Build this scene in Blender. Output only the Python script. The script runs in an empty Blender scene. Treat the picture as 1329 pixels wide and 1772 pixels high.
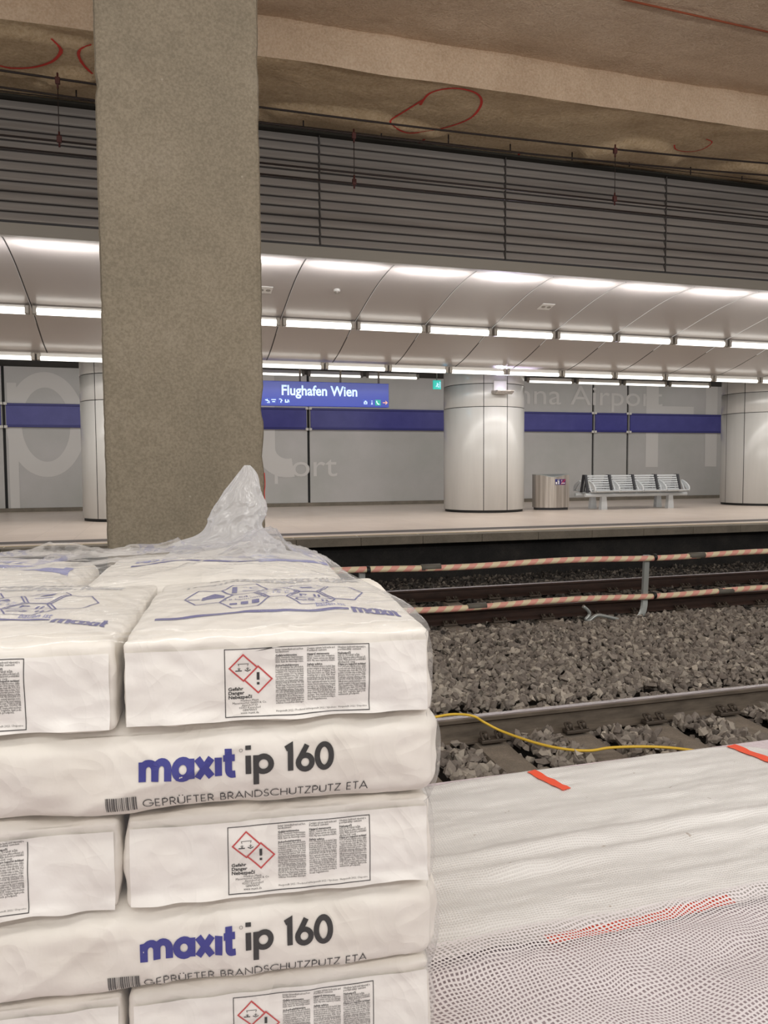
import bpy, bmesh, math, random
import numpy as np
from mathutils import Vector, Matrix, noise
from mathutils.bvhtree import BVHTree
random.seed(7); rng = np.random.default_rng(11)
S = bpy.context.scene
COL = S.collection
PI = math.pi

# ------------------------------------------------------------------ camera
W, H, F = 1329, 1772, 1331.0
YAW, PITCH, ROLL = math.radians(16.575), math.radians(-3.25), math.radians(-0.355)
CAM = Vector((0, 0, 1.05))
fw = Vector((math.sin(YAW)*math.cos(PITCH), math.cos(YAW)*math.cos(PITCH), math.sin(PITCH)))
r0 = Vector((math.cos(YAW), -math.sin(YAW), 0)); u0 = r0.cross(fw)
rt = r0*math.cos(ROLL) + u0*math.sin(ROLL); up = -r0*math.sin(ROLL) + u0*math.cos(ROLL)
cd = bpy.data.cameras.new('camera'); cam = bpy.data.objects.new('camera', cd); COL.objects.link(cam)
cd.sensor_fit = 'VERTICAL'; cd.sensor_height = 34.6; cd.lens = 34.6*F/H; cd.clip_start = .02
m = Matrix((rt, up, -fw)).transposed().to_4x4(); m.translation = CAM
cam.matrix_world = m
S.camera = cam
def ray(x, y): return fw + rt*((x - W/2)/F) - up*((y - H/2)/F)
def at_z(x, y, z): d = ray(x, y); return CAM + d*((z - CAM.z)/d.z)
def at_y(x, y, Y): d = ray(x, y); return CAM + d*(Y/d.y)

# ------------------------------------------------------------------ world, lights, exposure
w = bpy.data.worlds.new('world'); S.world = w; w.use_nodes = True
w.node_tree.nodes['Background'].inputs[0].default_value = (1, .95, .885, 1)
w.node_tree.nodes['Background'].inputs[1].default_value = .5
S.view_settings.view_transform = 'Standard'; S.view_settings.look = 'None'
S.view_settings.gamma = 1; S.view_settings.use_curve_mapping = False; S.view_settings.exposure = 0
def area(name, loc, rot, sx, sy, power, col=(1, .965, .915)):
    l = bpy.data.lights.new(name, 'AREA'); l.shape = 'RECTANGLE'; l.size = sx; l.size_y = sy; l.energy = power; l.color = col
    o = bpy.data.objects.new(name, l); COL.objects.link(o); o.location = loc; o.rotation_euler = rot
    o['kind'] = 'helper'
    return o
# strip lights of the near platform hall, behind and above the camera
area('near_platform_strip_light', (2, -2.2, 3.6), (math.radians(108), 0, 0), 18, .5, 490)
area('near_platform_strip_light', (2, .2, 4.4), (math.radians(22), 0, 0), 18, .4, 195)
# fill for the far platform hall, some along the tube rows built below
area('far_platform_fill_light', (7, 13.6, 3.5), (0, 0, 0), 24, .15, 230, (1, .97, .93))
area('far_platform_fill_light', (7, 18.9, 3.6), (math.radians(38), 0, 0), 24, .15, 120, (1, .97, .93))  # added to brighten the back wall; no tube row hangs here
area('far_platform_fill_light', (7, 15.3, 3.0), (math.radians(10), 0, 0), 24, .15, 170, (1, .97, .93))
for i in range(-5, 10): area('far_platform_cove_light', (2.86 + 1.345*i, 11.42, 3.9), (math.radians(150), 0, 0), 1.12, .05, 9, (1, .98, 1))

# ------------------------------------------------------------------ materials
def lin(r, g, b):
    f = lambda c: (c/255/12.92 if c/255 <= .04045 else ((c/255 + .055)/1.055)**2.4)
    return (f(r), f(g), f(b), 1)
MATS = {}
class NT:
    def __init__(s, name):
        s.m = bpy.data.materials.new(name); s.m.use_nodes = True; s.t = s.m.node_tree; s.n = s.t.nodes
        s.b = s.n['Principled BSDF']; s.out = s.n['Material Output']; MATS[name] = s.m
    def add(s, kind, **kw):
        n = s.n.new(kind)
        for k, v in kw.items(): setattr(n, k, v)
        return n
    def link(s, a, b): s.t.links.new(a, b)
    def coord(s, scale=(1, 1, 1), which='Object'):
        c = s.add('ShaderNodeTexCoord'); mp = s.add('ShaderNodeMapping'); mp.inputs['Scale'].default_value = scale
        s.link(c.outputs[which], mp.inputs[0]); return mp.outputs[0]
    def noise(s, vec, scale, detail=4, rough=.6):
        n = s.add('ShaderNodeTexNoise'); n.inputs['Scale'].default_value = scale
        n.inputs['Detail'].default_value = detail; n.inputs['Roughness'].default_value = rough
        s.link(vec, n.inputs['Vector']); return n.outputs['Fac']
    def ramp(s, fac, stops):
        r = s.add('ShaderNodeValToRGB'); e = r.color_ramp.elements
        e[0].position, e[0].color = stops[0]; e[1].position, e[1].color = stops[-1]
        for p, c in stops[1:-1]:
            x = e.new(p); x.color = c
        s.link(fac, r.inputs[0]); return r.outputs[0]
    def mix(s, fac, a, b, mode='MIX'):
        x = s.add('ShaderNodeMix', data_type='RGBA', blend_type=mode)
        for i, v in ((0, fac), (6, a), (7, b)):
            if hasattr(v, 'is_linked'): s.link(v, x.inputs[i])
            else: x.inputs[i].default_value = v
        return x.outputs[2]
    def math(s, op, a, b=0.0, c=None):
        x = s.add('ShaderNodeMath', operation=op)
        for i, v in enumerate((a, b) + (() if c is None else (c,))):
            if hasattr(v, 'is_linked'): s.link(v, x.inputs[i])
            else: x.inputs[i].default_value = v
        return x.outputs[0]
    def bump(s, h, strength=.3, dist=.01):
        b = s.add('ShaderNodeBump'); b.inputs['Strength'].default_value = strength; b.inputs['Distance'].default_value = dist
        s.link(h, b.inputs['Height']); s.link(b.outputs[0], s.b.inputs['Normal']); return b.outputs[0]
    def set(s, **kw):
        for k, v in kw.items():
            i = s.b.inputs[k.replace('_', ' ')]
            if hasattr(v, 'is_linked'): s.link(v, i)
            else: i.default_value = v
        return s
def simple(name, col, rough=.5, metal=0.0, em=0.0, emc=None):
    t = NT(name).set(Base_Color=col, Roughness=rough, Metallic=metal)
    if em: t.set(Emission_Color=emc or col, Emission_Strength=em)
    return t.m
def concrete(name, c1, c2, c3, sc=1.5, bump=.35, bd=.02, spots=True, k2=.22, k3=.35):
    t = NT(name); v = t.coord()
    n1 = t.noise(v, sc, 6, .65); n2 = t.noise(v, sc*9, 5, .7); n3 = t.noise(v, sc*40, 3, .6)
    c = t.ramp(n1, [(.3, c1), (.52, c2), (.72, c3)])
    c = t.mix(k2, c, t.ramp(n2, [(.3, (.2, .19, .17, 1)), (.7, (.55, .52, .48, 1))]), 'SOFT_LIGHT')
    c = t.mix(k3, c, t.ramp(n3, [(.35, (.1, .1, .1, 1)), (.65, (.75, .75, .75, 1))]), 'SOFT_LIGHT')
    if spots:
        vo = t.add('ShaderNodeTexVoronoi'); vo.inputs['Scale'].default_value = sc*5; t.link(v, vo.inputs['Vector'])
        k = t.math('LESS_THAN', vo.outputs['Distance'], .055)
        gate = t.math('GREATER_THAN', t.noise(v, sc*3, 1), .55)
        c = t.mix(t.math('MULTIPLY', t.math('MULTIPLY', k, gate), .45), c, (.42, .38, .31, 1))
    h = t.math('ADD', t.math('MULTIPLY', n2, .6), t.math('MULTIPLY', n3, .4))
    t.bump(h, bump, bd); t.set(Base_Color=c, Roughness=.88); return t.m
concrete('pier_concrete', lin(130, 121, 105), lin(139, 129, 112), lin(146, 136, 120), 1.3, .4, .012, True, .1, .3)
concrete('beam_concrete', lin(196, 173, 149), lin(210, 188, 164), lin(220, 199, 176), .9, .7, .05, False)
concrete('soffit_concrete', lin(182, 160, 129), lin(200, 178, 147), lin(212, 192, 162), .6, .6, .05, False)
concrete('platform_concrete', lin(206, 193, 199), lin(214, 202, 207), lin(221, 210, 214), 2, .3, .01, False)
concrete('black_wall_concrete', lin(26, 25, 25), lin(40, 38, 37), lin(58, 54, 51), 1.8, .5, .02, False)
concrete('coping_stone', lin(112, 106, 96), lin(128, 121, 110), lin(140, 132, 120), 2.5, .2, .01, False)
concrete('sleeper_concrete', lin(112, 103, 94), lin(132, 122, 111), lin(150, 140, 128), 4, .4, .01)
concrete('bed_earth', lin(40, 36, 33), lin(52, 47, 43), lin(64, 58, 53), 3, .5, .03, False)
# far platform tiles
t = NT('platform_tile'); v = t.coord()
br = t.add('ShaderNodeTexBrick'); br.offset = 0; br.inputs['Scale'].default_value = 1; br.inputs['Brick Width'].default_value = .6; br.inputs['Row Height'].default_value = .6
br.inputs['Mortar Size'].default_value = .003; br.inputs['Color1'].default_value = lin(214, 200, 188); br.inputs['Color2'].default_value = lin(206, 192, 180); br.inputs['Mortar'].default_value = lin(178, 166, 156)
t.link(v, br.inputs['Vector']); n = t.noise(v, 1.2, 5)
t.set(Base_Color=t.mix(.35, br.outputs[0], t.ramp(n, [(.3, (.35, .33, .31, 1)), (.7, (.62, .62, .62, 1))]), 'SOFT_LIGHT'), Roughness=.33)
# painted wall sheets of the far hall
t = NT('wall_panel_gray'); v = t.coord(); n = t.noise(v, .6, 5); n2 = t.noise(v, 60, 2)
t.set(Base_Color=t.mix(.4, t.ramp(n, [(.3, lin(176, 176, 172)), (.7, lin(192, 189, 188))]), t.ramp(n2, [(.3, (.42, .42, .42, 1)), (.7, (.56, .56, .56, 1))]), 'SOFT_LIGHT'), Roughness=.38)
simple('wall_letter_white', lin(210, 207, 204), .45)
simple('joint_black', lin(20, 20, 20), .6)
t = NT('stripe_blue'); t.set(Base_Color=t.ramp(t.noise(t.coord(), 3, 4), [(.3, lin(62, 62, 136)), (.7, lin(72, 72, 148))]), Roughness=.35)
simple('stripe_edge_blue', lin(45, 45, 118), .4)
t = NT('vault_white'); t.set(Base_Color=lin(172, 165, 160), Roughness=.27, Specular_IOR_Level=.5); t.bump(t.noise(t.coord(), 1.4, 2), .04, .02)
simple('vault_seam', lin(62, 58, 55), .6)
t = NT('column_panel'); t.set(Base_Color=t.ramp(t.noise(t.coord((1, 1, .12)), 3, 3), [(.3, lin(192, 190, 186)), (.7, lin(204, 202, 198))]), Roughness=.22)
simple('tube_light', (1, .98, .92, 1), .3, 0, 2.3, (1, .97, .9, 1))
simple('white_enamel', lin(215, 212, 206), .4)
simple('gray_bracket', lin(135, 128, 118), .4, .3)
simple('dark_recess', lin(44, 42, 36), .8)
t = NT('louver_metal'); v = t.coord((.3, 1, 6)); t.set(Base_Color=t.ramp(t.noise(v, 2, 4), [(.3, lin(150, 145, 142)), (.7, lin(168, 163, 159))]), Roughness=.5, Metallic=.15)
simple('louver_frame', lin(150, 145, 136), .5, .1)
simple('wire_dark', lin(38, 28, 26), .5, .3)
simple('clamp_rust', lin(72, 28, 24), .6)
simple('red_spray', lin(205, 62, 52), .8)
simple('rust_line', lin(146, 76, 50), .9)
simple('rail_top', lin(178, 172, 176), .3, .8)
t = NT('rail_rust'); t.set(Base_Color=t.ramp(t.noise(t.coord((1, 4, 4)), 5, 5), [(.3, lin(84, 75, 66)), (.7, lin(116, 105, 93))]), Roughness=.7, Metallic=.2)
t = NT('rail_dark_rust'); t.set(Base_Color=t.ramp(t.noise(t.coord((1, 4, 4)), 5, 5), [(.3, lin(44, 30, 25)), (.7, lin(66, 46, 38))]), Roughness=.8)
simple('clip_steel', lin(84, 75, 67), .6, .4)
simple('galvanised', lin(168, 172, 170), .38, .55)
simple('black_plastic', lin(22, 22, 22), .5)
simple('tape_gray', lin(98, 94, 86), .6)
simple('bench_gray', lin(196, 199, 201), .4, .0)
simple('bench_dark', lin(48, 48, 52), .6); simple('slat_gap', lin(92, 88, 86), .8)
t = NT('steel_brushed'); t.set(Base_Color=t.ramp(t.noise(t.coord((14, 14, .4)), 1, 4), [(.3, lin(140, 132, 124)), (.7, lin(196, 188, 180))]), Roughness=.33, Metallic=.6)
simple('sign_blue', lin(36, 58, 158), .3, 0, .16, lin(30, 60, 190))
simple('sign_white', lin(200, 225, 252), .4, 0, .55, lin(190, 222, 255))
simple('sign_icon_blue', lin(50, 74, 172), .4, 0, .2, lin(40, 70, 190))
simple('sign_orange', lin(245, 180, 140), .4, 0, .5, lin(250, 180, 130))
simple('sign_green', lin(0, 150, 130), .4, 0, .4, lin(0, 160, 140))
simple('exit_green', lin(20, 150, 130), .4, 0, .7, lin(30, 190, 175))
simple('lamp_glow', (1, 1, 1, 1), .3, 0, 12, (.7, .64, 1, 1))
simple('sticker_blue', lin(36, 38, 110), .4); simple('sticker_purple', lin(92, 28, 92), .4); simple('sticker_white', lin(228, 226, 224), .5); simple('sticker_red', lin(200, 40, 50), .5)
# striped tubes: stripes wind round the pipe axis (local X)
t = NT('tube_stripes'); c = t.add('ShaderNodeTexCoord'); sp = t.add('ShaderNodeSeparateXYZ'); t.link(c.outputs['Object'], sp.inputs[0])
k = t.math('FRACT', t.math('ADD', t.math('MULTIPLY', sp.outputs[0], 5.6), t.math('MULTIPLY', sp.outputs[2], -6.0)))
t.set(Base_Color=t.mix(t.math('LESS_THAN', k, .5), lin(226, 210, 176), lin(226, 160, 146)), Roughness=.5)
# ballast
def stone(name, a, b, c):
    t = NT(name); g = t.add('ShaderNodeNewGeometry'); v = t.coord()
    k = t.ramp(g.outputs['Random Per Island'], [(0, a), (.5, b), (.93, c), (1, tuple(min(1, x*1.5) for x in c[:3]) + (1,))])
    t.set(Base_Color=t.mix(.4, k, t.ramp(t.noise(v, 60, 4), [(.3, (.25, .25, .25, 1)), (.7, (.7, .7, .7, 1))]), 'SOFT_LIGHT'), Roughness=.9)
stone('ballast_gray', lin(112, 103, 96), lin(133, 124, 116), lin(158, 149, 138))
stone('ballast_black', lin(36, 33, 31), lin(54, 49, 45), lin(104, 97, 89))
simple('cable_yellow', lin(226, 186, 60), .45)
# sacks and film
def paper(name, col, col2):
    t = NT(name); v = t.coord(); n = t.noise(v, 9, 4); n2 = t.noise(v, 40, 3)
    t.set(Base_Color=t.ramp(n, [(.3, col2), (.65, col)]), Roughness=.55, Subsurface_Weight=0.0)
    rg = t.math('ABSOLUTE', t.math('SUBTRACT', t.noise(t.coord((1, 1, 1.6)), 7, 2), .5))
    nv = t.add('ShaderNodeTexNoise'); nv.inputs['Scale'].default_value = 5; t.link(v, nv.inputs['Vector'])
    vm = t.add('ShaderNodeVectorMath', operation='MULTIPLY_ADD'); vm.inputs[1].default_value = (.25, .25, .25); t.link(nv.outputs['Color'], vm.inputs[0]); t.link(v, vm.inputs[2])
    vo = t.add('ShaderNodeTexVoronoi'); vo.inputs['Scale'].default_value = 11; t.link(vm.outputs[0], vo.inputs['Vector'])
    vo2 = t.add('ShaderNodeTexVoronoi'); vo2.inputs['Scale'].default_value = 27; t.link(vm.outputs[0], vo2.inputs['Vector'])
    cr = t.math('ADD', vo.outputs['Distance'], t.math('MULTIPLY', vo2.outputs['Distance'], .35))
    t.bump(t.math('SUBTRACT', t.math('ADD', cr, t.math('MULTIPLY', n2, .1)), t.math('MULTIPLY', rg, 1.3)), .5, .016)
paper('sack_paper', lin(238, 233, 225), lin(231, 225, 215))
paper('sack_patch', lin(247, 244, 239), lin(241, 237, 230))
simple('print_black', lin(24, 24, 24), .6); simple('print_thin', lin(70, 68, 66), .6); simple('print_blue', lin(36, 40, 136), .55); simple('print_pale_blue', lin(128, 132, 190), .55)
simple('print_pale', lin(186, 184, 186), .6)
simple('print_red', lin(200, 62, 62), .6); simple('pallet_wood', lin(170, 140, 100), .8)
def film(name, haze, gloss, bscale, bstr):
    t = NT(name); v = t.coord()
    n = t.noise(v, bscale, 3, .55); n2 = t.noise(t.coord((1, 1, 1)), bscale*3.4, 2)
    bp = t.add('ShaderNodeBump'); bp.inputs['Strength'].default_value = bstr; bp.inputs['Distance'].default_value = .012
    t.link(t.math('ADD', n, t.math('MULTIPLY', n2, .3)), bp.inputs['Height'])
    tr = t.add('ShaderNodeBsdfTransparent'); tr.inputs[0].default_value = (.985, .985, .99, 1)
    df = t.add('ShaderNodeBsdfDiffuse'); df.inputs[0].default_value = (.9, .9, .92, 1)
    tl = t.add('ShaderNodeBsdfTranslucent'); tl.inputs[0].default_value = (.9, .9, .92, 1)
    gl = t.add('ShaderNodeBsdfGlossy'); gl.inputs['Roughness'].default_value = .12
    for x in (gl, df): t.link(bp.outputs[0], x.inputs['Normal'])
    lw = t.add('ShaderNodeLayerWeight'); lw.inputs[0].default_value = .22; t.link(bp.outputs[0], lw.inputs['Normal'])
    m1 = t.add('ShaderNodeMixShader'); m1.inputs[0].default_value = .5; t.link(df.outputs[0], m1.inputs[1]); t.link(tl.outputs[0], m1.inputs[2])
    m2 = t.add('ShaderNodeMixShader'); t.link(tr.outputs[0], m2.inputs[1]); t.link(m1.outputs[0], m2.inputs[2])
    t.link(t.math('MULTIPLY_ADD', lw.outputs['Facing'], haze*1.2, haze), m2.inputs[0])
    m3 = t.add('ShaderNodeMixShader'); t.link(m2.outputs[0], m3.inputs[1]); t.link(gl.outputs[0], m3.inputs[2])
    t.link(t.math('MULTIPLY_ADD', lw.outputs['Fresnel'], gloss*2.5, gloss*.25), m3.inputs[0])
    t.link(m3.outputs[0], t.out.inputs[0])
film('film_clear', .13, .13, 11, .55)
film('film_thin', .035, .1, 9, .5)
film('film_crumpled', .4, .16, 16, .8)
# fabrics: white mesh sheet (many layers, dense) and open netting
def grid_mask(t, uv_scale, thr, wob):
    c = t.add('ShaderNodeTexCoord'); nz = t.add('ShaderNodeTexNoise'); nz.inputs['Scale'].default_value = 5; nz.inputs['Detail'].default_value = 2
    t.link(c.outputs['UV'], nz.inputs['Vector'])
    vm = t.add('ShaderNodeVectorMath', operation='MULTIPLY_ADD'); vm.inputs[1].default_value = (wob, wob, 0); t.link(nz.outputs['Color'], vm.inputs[0]); t.link(c.outputs['UV'], vm.inputs[2])
    sp = t.add('ShaderNodeSeparateXYZ'); t.link(vm.outputs[0], sp.inputs[0])
    r = []
    for i in (0, 1):
        fr = t.math('FRACT', t.math('MULTIPLY', sp.outputs[i], uv_scale))
        r.append(t.math('ABSOLUTE', t.math('SUBTRACT', fr, .5)))
    return t.math('MAXIMUM', r[0], r[1])
t = NT('mesh_sheet'); g = grid_mask(t, 130, .3, .05); v = t.coord()
lit = t.math('MULTIPLY', t.math('GREATER_THAN', g, .32), .6); n = t.noise(v, 2.2, 4)
c = t.mix(lit, t.ramp(n, [(.35, lin(214, 210, 208)), (.65, lin(224, 221, 219))]), lin(236, 234, 232))
dirt = t.math('GREATER_THAN', t.noise(v, 26, 2), .735)
c = t.mix(t.math('MULTIPLY', dirt, .5), c, lin(150, 128, 108))
c = t.mix(.45, c, t.ramp(t.noise(t.coord((3, 60, 1)), 3, 4), [(.35, (.4, .4, .4, 1)), (.65, (.6, .6, .6, 1))]), 'SOFT_LIGHT')
t.set(Base_Color=c, Roughness=.45); t.bump(t.math('ADD', g, t.math('MULTIPLY', t.noise(v, 14, 3), 1.2)), .45, .006)
t = NT('netting'); g = grid_mask(t, 105, .3, .08)
tr = t.add('ShaderNodeBsdfTransparent'); mx = t.add('ShaderNodeMixShader')
t.link(t.math('GREATER_THAN', g, .29), mx.inputs[0]); t.link(tr.outputs[0], mx.inputs[1]); t.link(t.b.outputs[0], mx.inputs[2]); t.link(mx.outputs[0], t.out.inputs[0])
t.set(Base_Color=lin(232, 226, 228), Roughness=.4)
simple('stripe_orange', lin(244, 92, 62), .5)

# ------------------------------------------------------------------ mesh helpers
class MB:
    def __init__(s): s.v = []; s.f = []; s.m = []; s.mats = []; s.sm = []
    def mi(s, mat):
        if mat not in s.mats: s.mats.append(mat)
        return s.mats.index(mat)
    def geo(s, vs, fs, mat, smooth=False):
        b = len(s.v); k = s.mi(mat); s.v += [tuple(v) for v in vs]
        for f in fs: s.f.append([i + b for i in f]); s.m.append(k); s.sm.append(smooth)
        return s
    def box(s, lo, hi, mat, M=None, bev=0.0):
        x0, y0, z0 = lo; x1, y1, z1 = hi
        if bev:
            bm = bmesh.new(); bmesh.ops.create_cube(bm, size=1)
            for v in bm.verts: v.co = Vector(((x0 + x1)/2 + v.co.x*(x1 - x0), (y0 + y1)/2 + v.co.y*(y1 - y0), (z0 + z1)/2 + v.co.z*(z1 - z0)))
            bmesh.ops.bevel(bm, geom=bm.edges[:], offset=bev, segments=2, profile=.5, affect='EDGES')
            bm.verts.ensure_lookup_table(); bm.verts.index_update()
            vs = [v.co.copy() for v in bm.verts]; fs = [[v.index for v in f.verts] for f in bm.faces]; bm.free()
        else:
            vs = [Vector(p) for p in ((x0, y0, z0), (x1, y0, z0), (x1, y1, z0), (x0, y1, z0), (x0, y0, z1), (x1, y0, z1), (x1, y1, z1), (x0, y1, z1))]
            fs = [(0, 3, 2, 1), (4, 5, 6, 7), (0, 1, 5, 4), (1, 2, 6, 5), (2, 3, 7, 6), (3, 0, 4, 7)]
        if M is not None: vs = [M @ v for v in vs]
        return s.geo(vs, fs, mat)
    def tube(s, path, r, mat, n=8, cap=True):
        path = [Vector(p) for p in path]; rs = r if isinstance(r, (list, tuple)) else [r]*len(path)
        vs = []; fs = []; nrm = None
        for i, p in enumerate(path):
            d = (path[min(i + 1, len(path) - 1)] - path[max(i - 1, 0)]).normalized()
            if nrm is None: nrm = d.orthogonal().normalized()
            nrm = (nrm - d*nrm.dot(d)).normalized(); bn = d.cross(nrm)
            vs += [p + (nrm*math.cos(2*PI*k/n) + bn*math.sin(2*PI*k/n))*rs[i] for k in range(n)]
        for i in range(len(path) - 1):
            for k in range(n): fs.append((i*n + k, i*n + (k + 1) % n, (i + 1)*n + (k + 1) % n, (i + 1)*n + k))
        s.geo(vs, fs, mat, True)
        if cap:
            s.geo([], [], mat); b = len(s.v) - len(vs); kk = s.mi(mat)
            s.f.append([b + k for k in range(n)][::-1]); s.m.append(kk); s.sm.append(False)
            s.f.append([b + (len(path) - 1)*n + k for k in range(n)]); s.m.append(kk); s.sm.append(False)
        return s
    def lathe(s, prof, mat, n=24, c=(0, 0), a0=0, a1=2*PI, smooth=True):
        full = abs(a1 - a0 - 2*PI) < 1e-6; k = n if full else n + 1; vs = []; fs = []
        for r, z in prof: vs += [(c[0] + r*math.cos(a0 + (a1 - a0)*i/n), c[1] + r*math.sin(a0 + (a1 - a0)*i/n), z) for i in range(k)]
        for j in range(len(prof) - 1):
            for i in range(n): fs.append((j*k + i, j*k + (i + 1) % k, (j + 1)*k + (i + 1) % k, (j + 1)*k + i))
        return s.geo(vs, fs, mat, smooth)
    def prism(s, pts, axis, a, b, mat):     # polygon extruded along an axis: 'x' takes (y,z), 'y' takes (x,z), 'z' takes (x,y)
        f = {'x': lambda p, t: (t, p[0], p[1]), 'y': lambda p, t: (p[0], t, p[1]), 'z': lambda p, t: (p[0], p[1], t)}[axis]
        n = len(pts); vs = [f(p, a) for p in pts] + [f(p, b) for p in pts]
        return s.geo(vs, [tuple(range(n))[::-1], tuple(range(n, 2*n))] + [(i, (i + 1) % n, n + (i + 1) % n, n + i) for i in range(n)], mat)
    def grid(s, nu, nv, fn, mat, smooth=True):
        vs = [fn(i/nu, j/nv) for j in range(nv + 1) for i in range(nu + 1)]
        return s.geo(vs, [(j*(nu + 1) + i, j*(nu + 1) + i + 1, (j + 1)*(nu + 1) + i + 1, (j + 1)*(nu + 1) + i) for j in range(nv) for i in range(nu)], mat, smooth)
    def build(s, name, parent=None, fix=True):
        me = bpy.data.meshes.new(name); me.from_pydata(s.v, [], s.f); me.update()
        for k in s.mats: me.materials.append(MATS[k])
        me.polygons.foreach_set('material_index', s.m); me.polygons.foreach_set('use_smooth', s.sm)
        if fix:
            bm = bmesh.new(); bm.from_mesh(me); bmesh.ops.recalc_face_normals(bm, faces=bm.faces[:]); bm.to_mesh(me); bm.free()
        o = bpy.data.objects.new(name, me); COL.objects.link(o)
        if parent: o.parent = parent
        return o
def tag(o, label=None, cat=None, group=None, kind=None):
    for k, v in (('label', label), ('category', cat), ('group', group), ('kind', kind)):
        if v: o[k] = v
    return o
def empty(name, loc=(0, 0, 0), rz=0, label=None, cat=None, group=None):
    o = bpy.data.objects.new(name, None); COL.objects.link(o); o.location = loc; o.rotation_euler.z = rz; o.empty_display_size = .1
    return tag(o, label, cat, group)
def dup(root, loc, label=None, rz=None):
    r = root.copy(); COL.objects.link(r); r.location = loc
    if rz is not None: r.rotation_euler.z = rz
    if label: r['label'] = label
    for c in list(root.children):
        d = c.copy(); COL.objects.link(d); d.parent = r
        for g in list(c.children):
            e = g.copy(); COL.objects.link(e); e.parent = d
    return r
ORD = ['first', 'second', 'third', 'fourth', 'fifth', 'sixth', 'seventh', 'eighth', 'ninth', 'tenth', 'eleventh', 'twelfth']

# ------------------------------------------------------------------ lettering: a geometric stroke alphabet and the built-in type
def arc(cx, cy, rx, ry, a0, a1, n=14):
    return [(cx + rx*math.cos(math.radians(a0 + (a1 - a0)*i/n)), cy + ry*math.sin(math.radians(a0 + (a1 - a0)*i/n))) for i in range(n + 1)]
GL = {  # upper case on a cap height of 1, lower case on an x height of 1
 'G': (1.05, [arc(.52, .5, .48, .48, 40, 360, 22) + [(.6, .5)]]), 'E': (.58, [[(.48, 1), (.06, 1), (.06, 0), (.48, 0)], [(.06, .52), (.44, .52)]]),
 'P': (.62, [[(.06, 0), (.06, 1), (.3, 1)] + arc(.3, .74, .24, .26, 90, -90, 10) + [(.06, .48)]]),
 'R': (.66, [[(.06, 0), (.06, 1), (.3, 1)] + arc(.3, .74, .24, .26, 90, -90, 10) + [(.06, .48)], [(.28, .48), (.58, 0)]]),
 'U': (.78, [[(.06, 1), (.06, .32)] + arc(.38, .32, .32, .3, 180, 360, 12) + [(.7, 1)]]),
 'F': (.54, [[(.48, 1), (.06, 1), (.06, 0)], [(.06, .52), (.44, .52)]]), 'T': (.62, [[(0, 1), (.58, 1)], [(.29, 1), (.29, 0)]]),
 'B': (.62, [[(.06, 0), (.06, 1), (.28, 1)] + arc(.28, .77, .2, .23, 90, -90, 8) + [(.06, .54)], [(.28, .54)] + arc(.28, .27, .27, .27, 90, -90, 10) + [(.06, 0)]]),
 'A': (.86, [[(0, 0), (.41, 1), (.82, 0)], [(.16, .36), (.66, .36)]]), 'N': (.86, [[(.06, 0), (.06, 1), (.76, 0), (.76, 1)]]),
 'D': (.84, [[(.06, 0), (.06, 1), (.28, 1)] + arc(.28, .5, .48, .5, 90, -90, 14) + [(.06, 0)]]),
 'S': (.56, [arc(.27, .74, .21, .25, 30, 250, 10) + arc(.25, .25, .24, .25, 80, -160, 10)]),
 'C': (.9, [arc(.52, .5, .48, .48, 45, 315, 18)]), 'H': (.78, [[(.06, 0), (.06, 1)], [(.68, 0), (.68, 1)], [(.06, .52), (.68, .52)]]),
 'Z': (.66, [[(.04, 1), (.58, 1), (.04, 0), (.6, 0)]]), 'I': (.2, [[(.08, 0), (.08, 1)]]), 'O': (1.08, [arc(.52, .5, .48, .48, 0, 360, 24)]),
 'L': (.5, [[(.06, 1), (.06, 0), (.46, 0)]]), '.': (.3, [[(.1, .0), (.1, .12)]]), ' ': (.36, []),
 'm': (1.72, [[(.12, 0), (.12, 1)], arc(.45, .58, .33, .36, 180, 0, 10) + [(.78, 0)], arc(1.11, .58, .33, .36, 180, 0, 10) + [(1.44, 0)]]),
 'a': (1.2, [arc(.5, .5, .4, .42, 0, 360, 20), [(.92, 0), (.92, 1)]]), 'x': (.98, [[(.05, 0), (.8, 1)], [(.05, 1), (.8, 0)]]),
 'ı': (.42, [[(.18, 0), (.18, 1)]]), 'i': (.5, [[(.2, 0), (.2, 1)], [(.2, 1.3), (.2, 1.52)]]), 't': (.74, [[(.3, 1.42), (.3, .3)] + arc(.5, .28, .2, .24, 180, 275, 6) + [(.66, .05)], [(.02, .93), (.64, .93)]]),
 'p': (1.2, [[(.12, -.62), (.12, 1)], arc(.54, .5, .42, .42, 0, 360, 20)]),
 '1': (.82, [[(.18, 1.36), (.46, 1.5), (.46, 0)]]), '6': (1.12, [arc(.5, .46, .4, .42, 0, 360, 20), [(.14, .62), (.62, 1.52)]]), '0': (1.2, [arc(.52, .75, .42, .72, 0, 360, 26)]),
}
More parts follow.
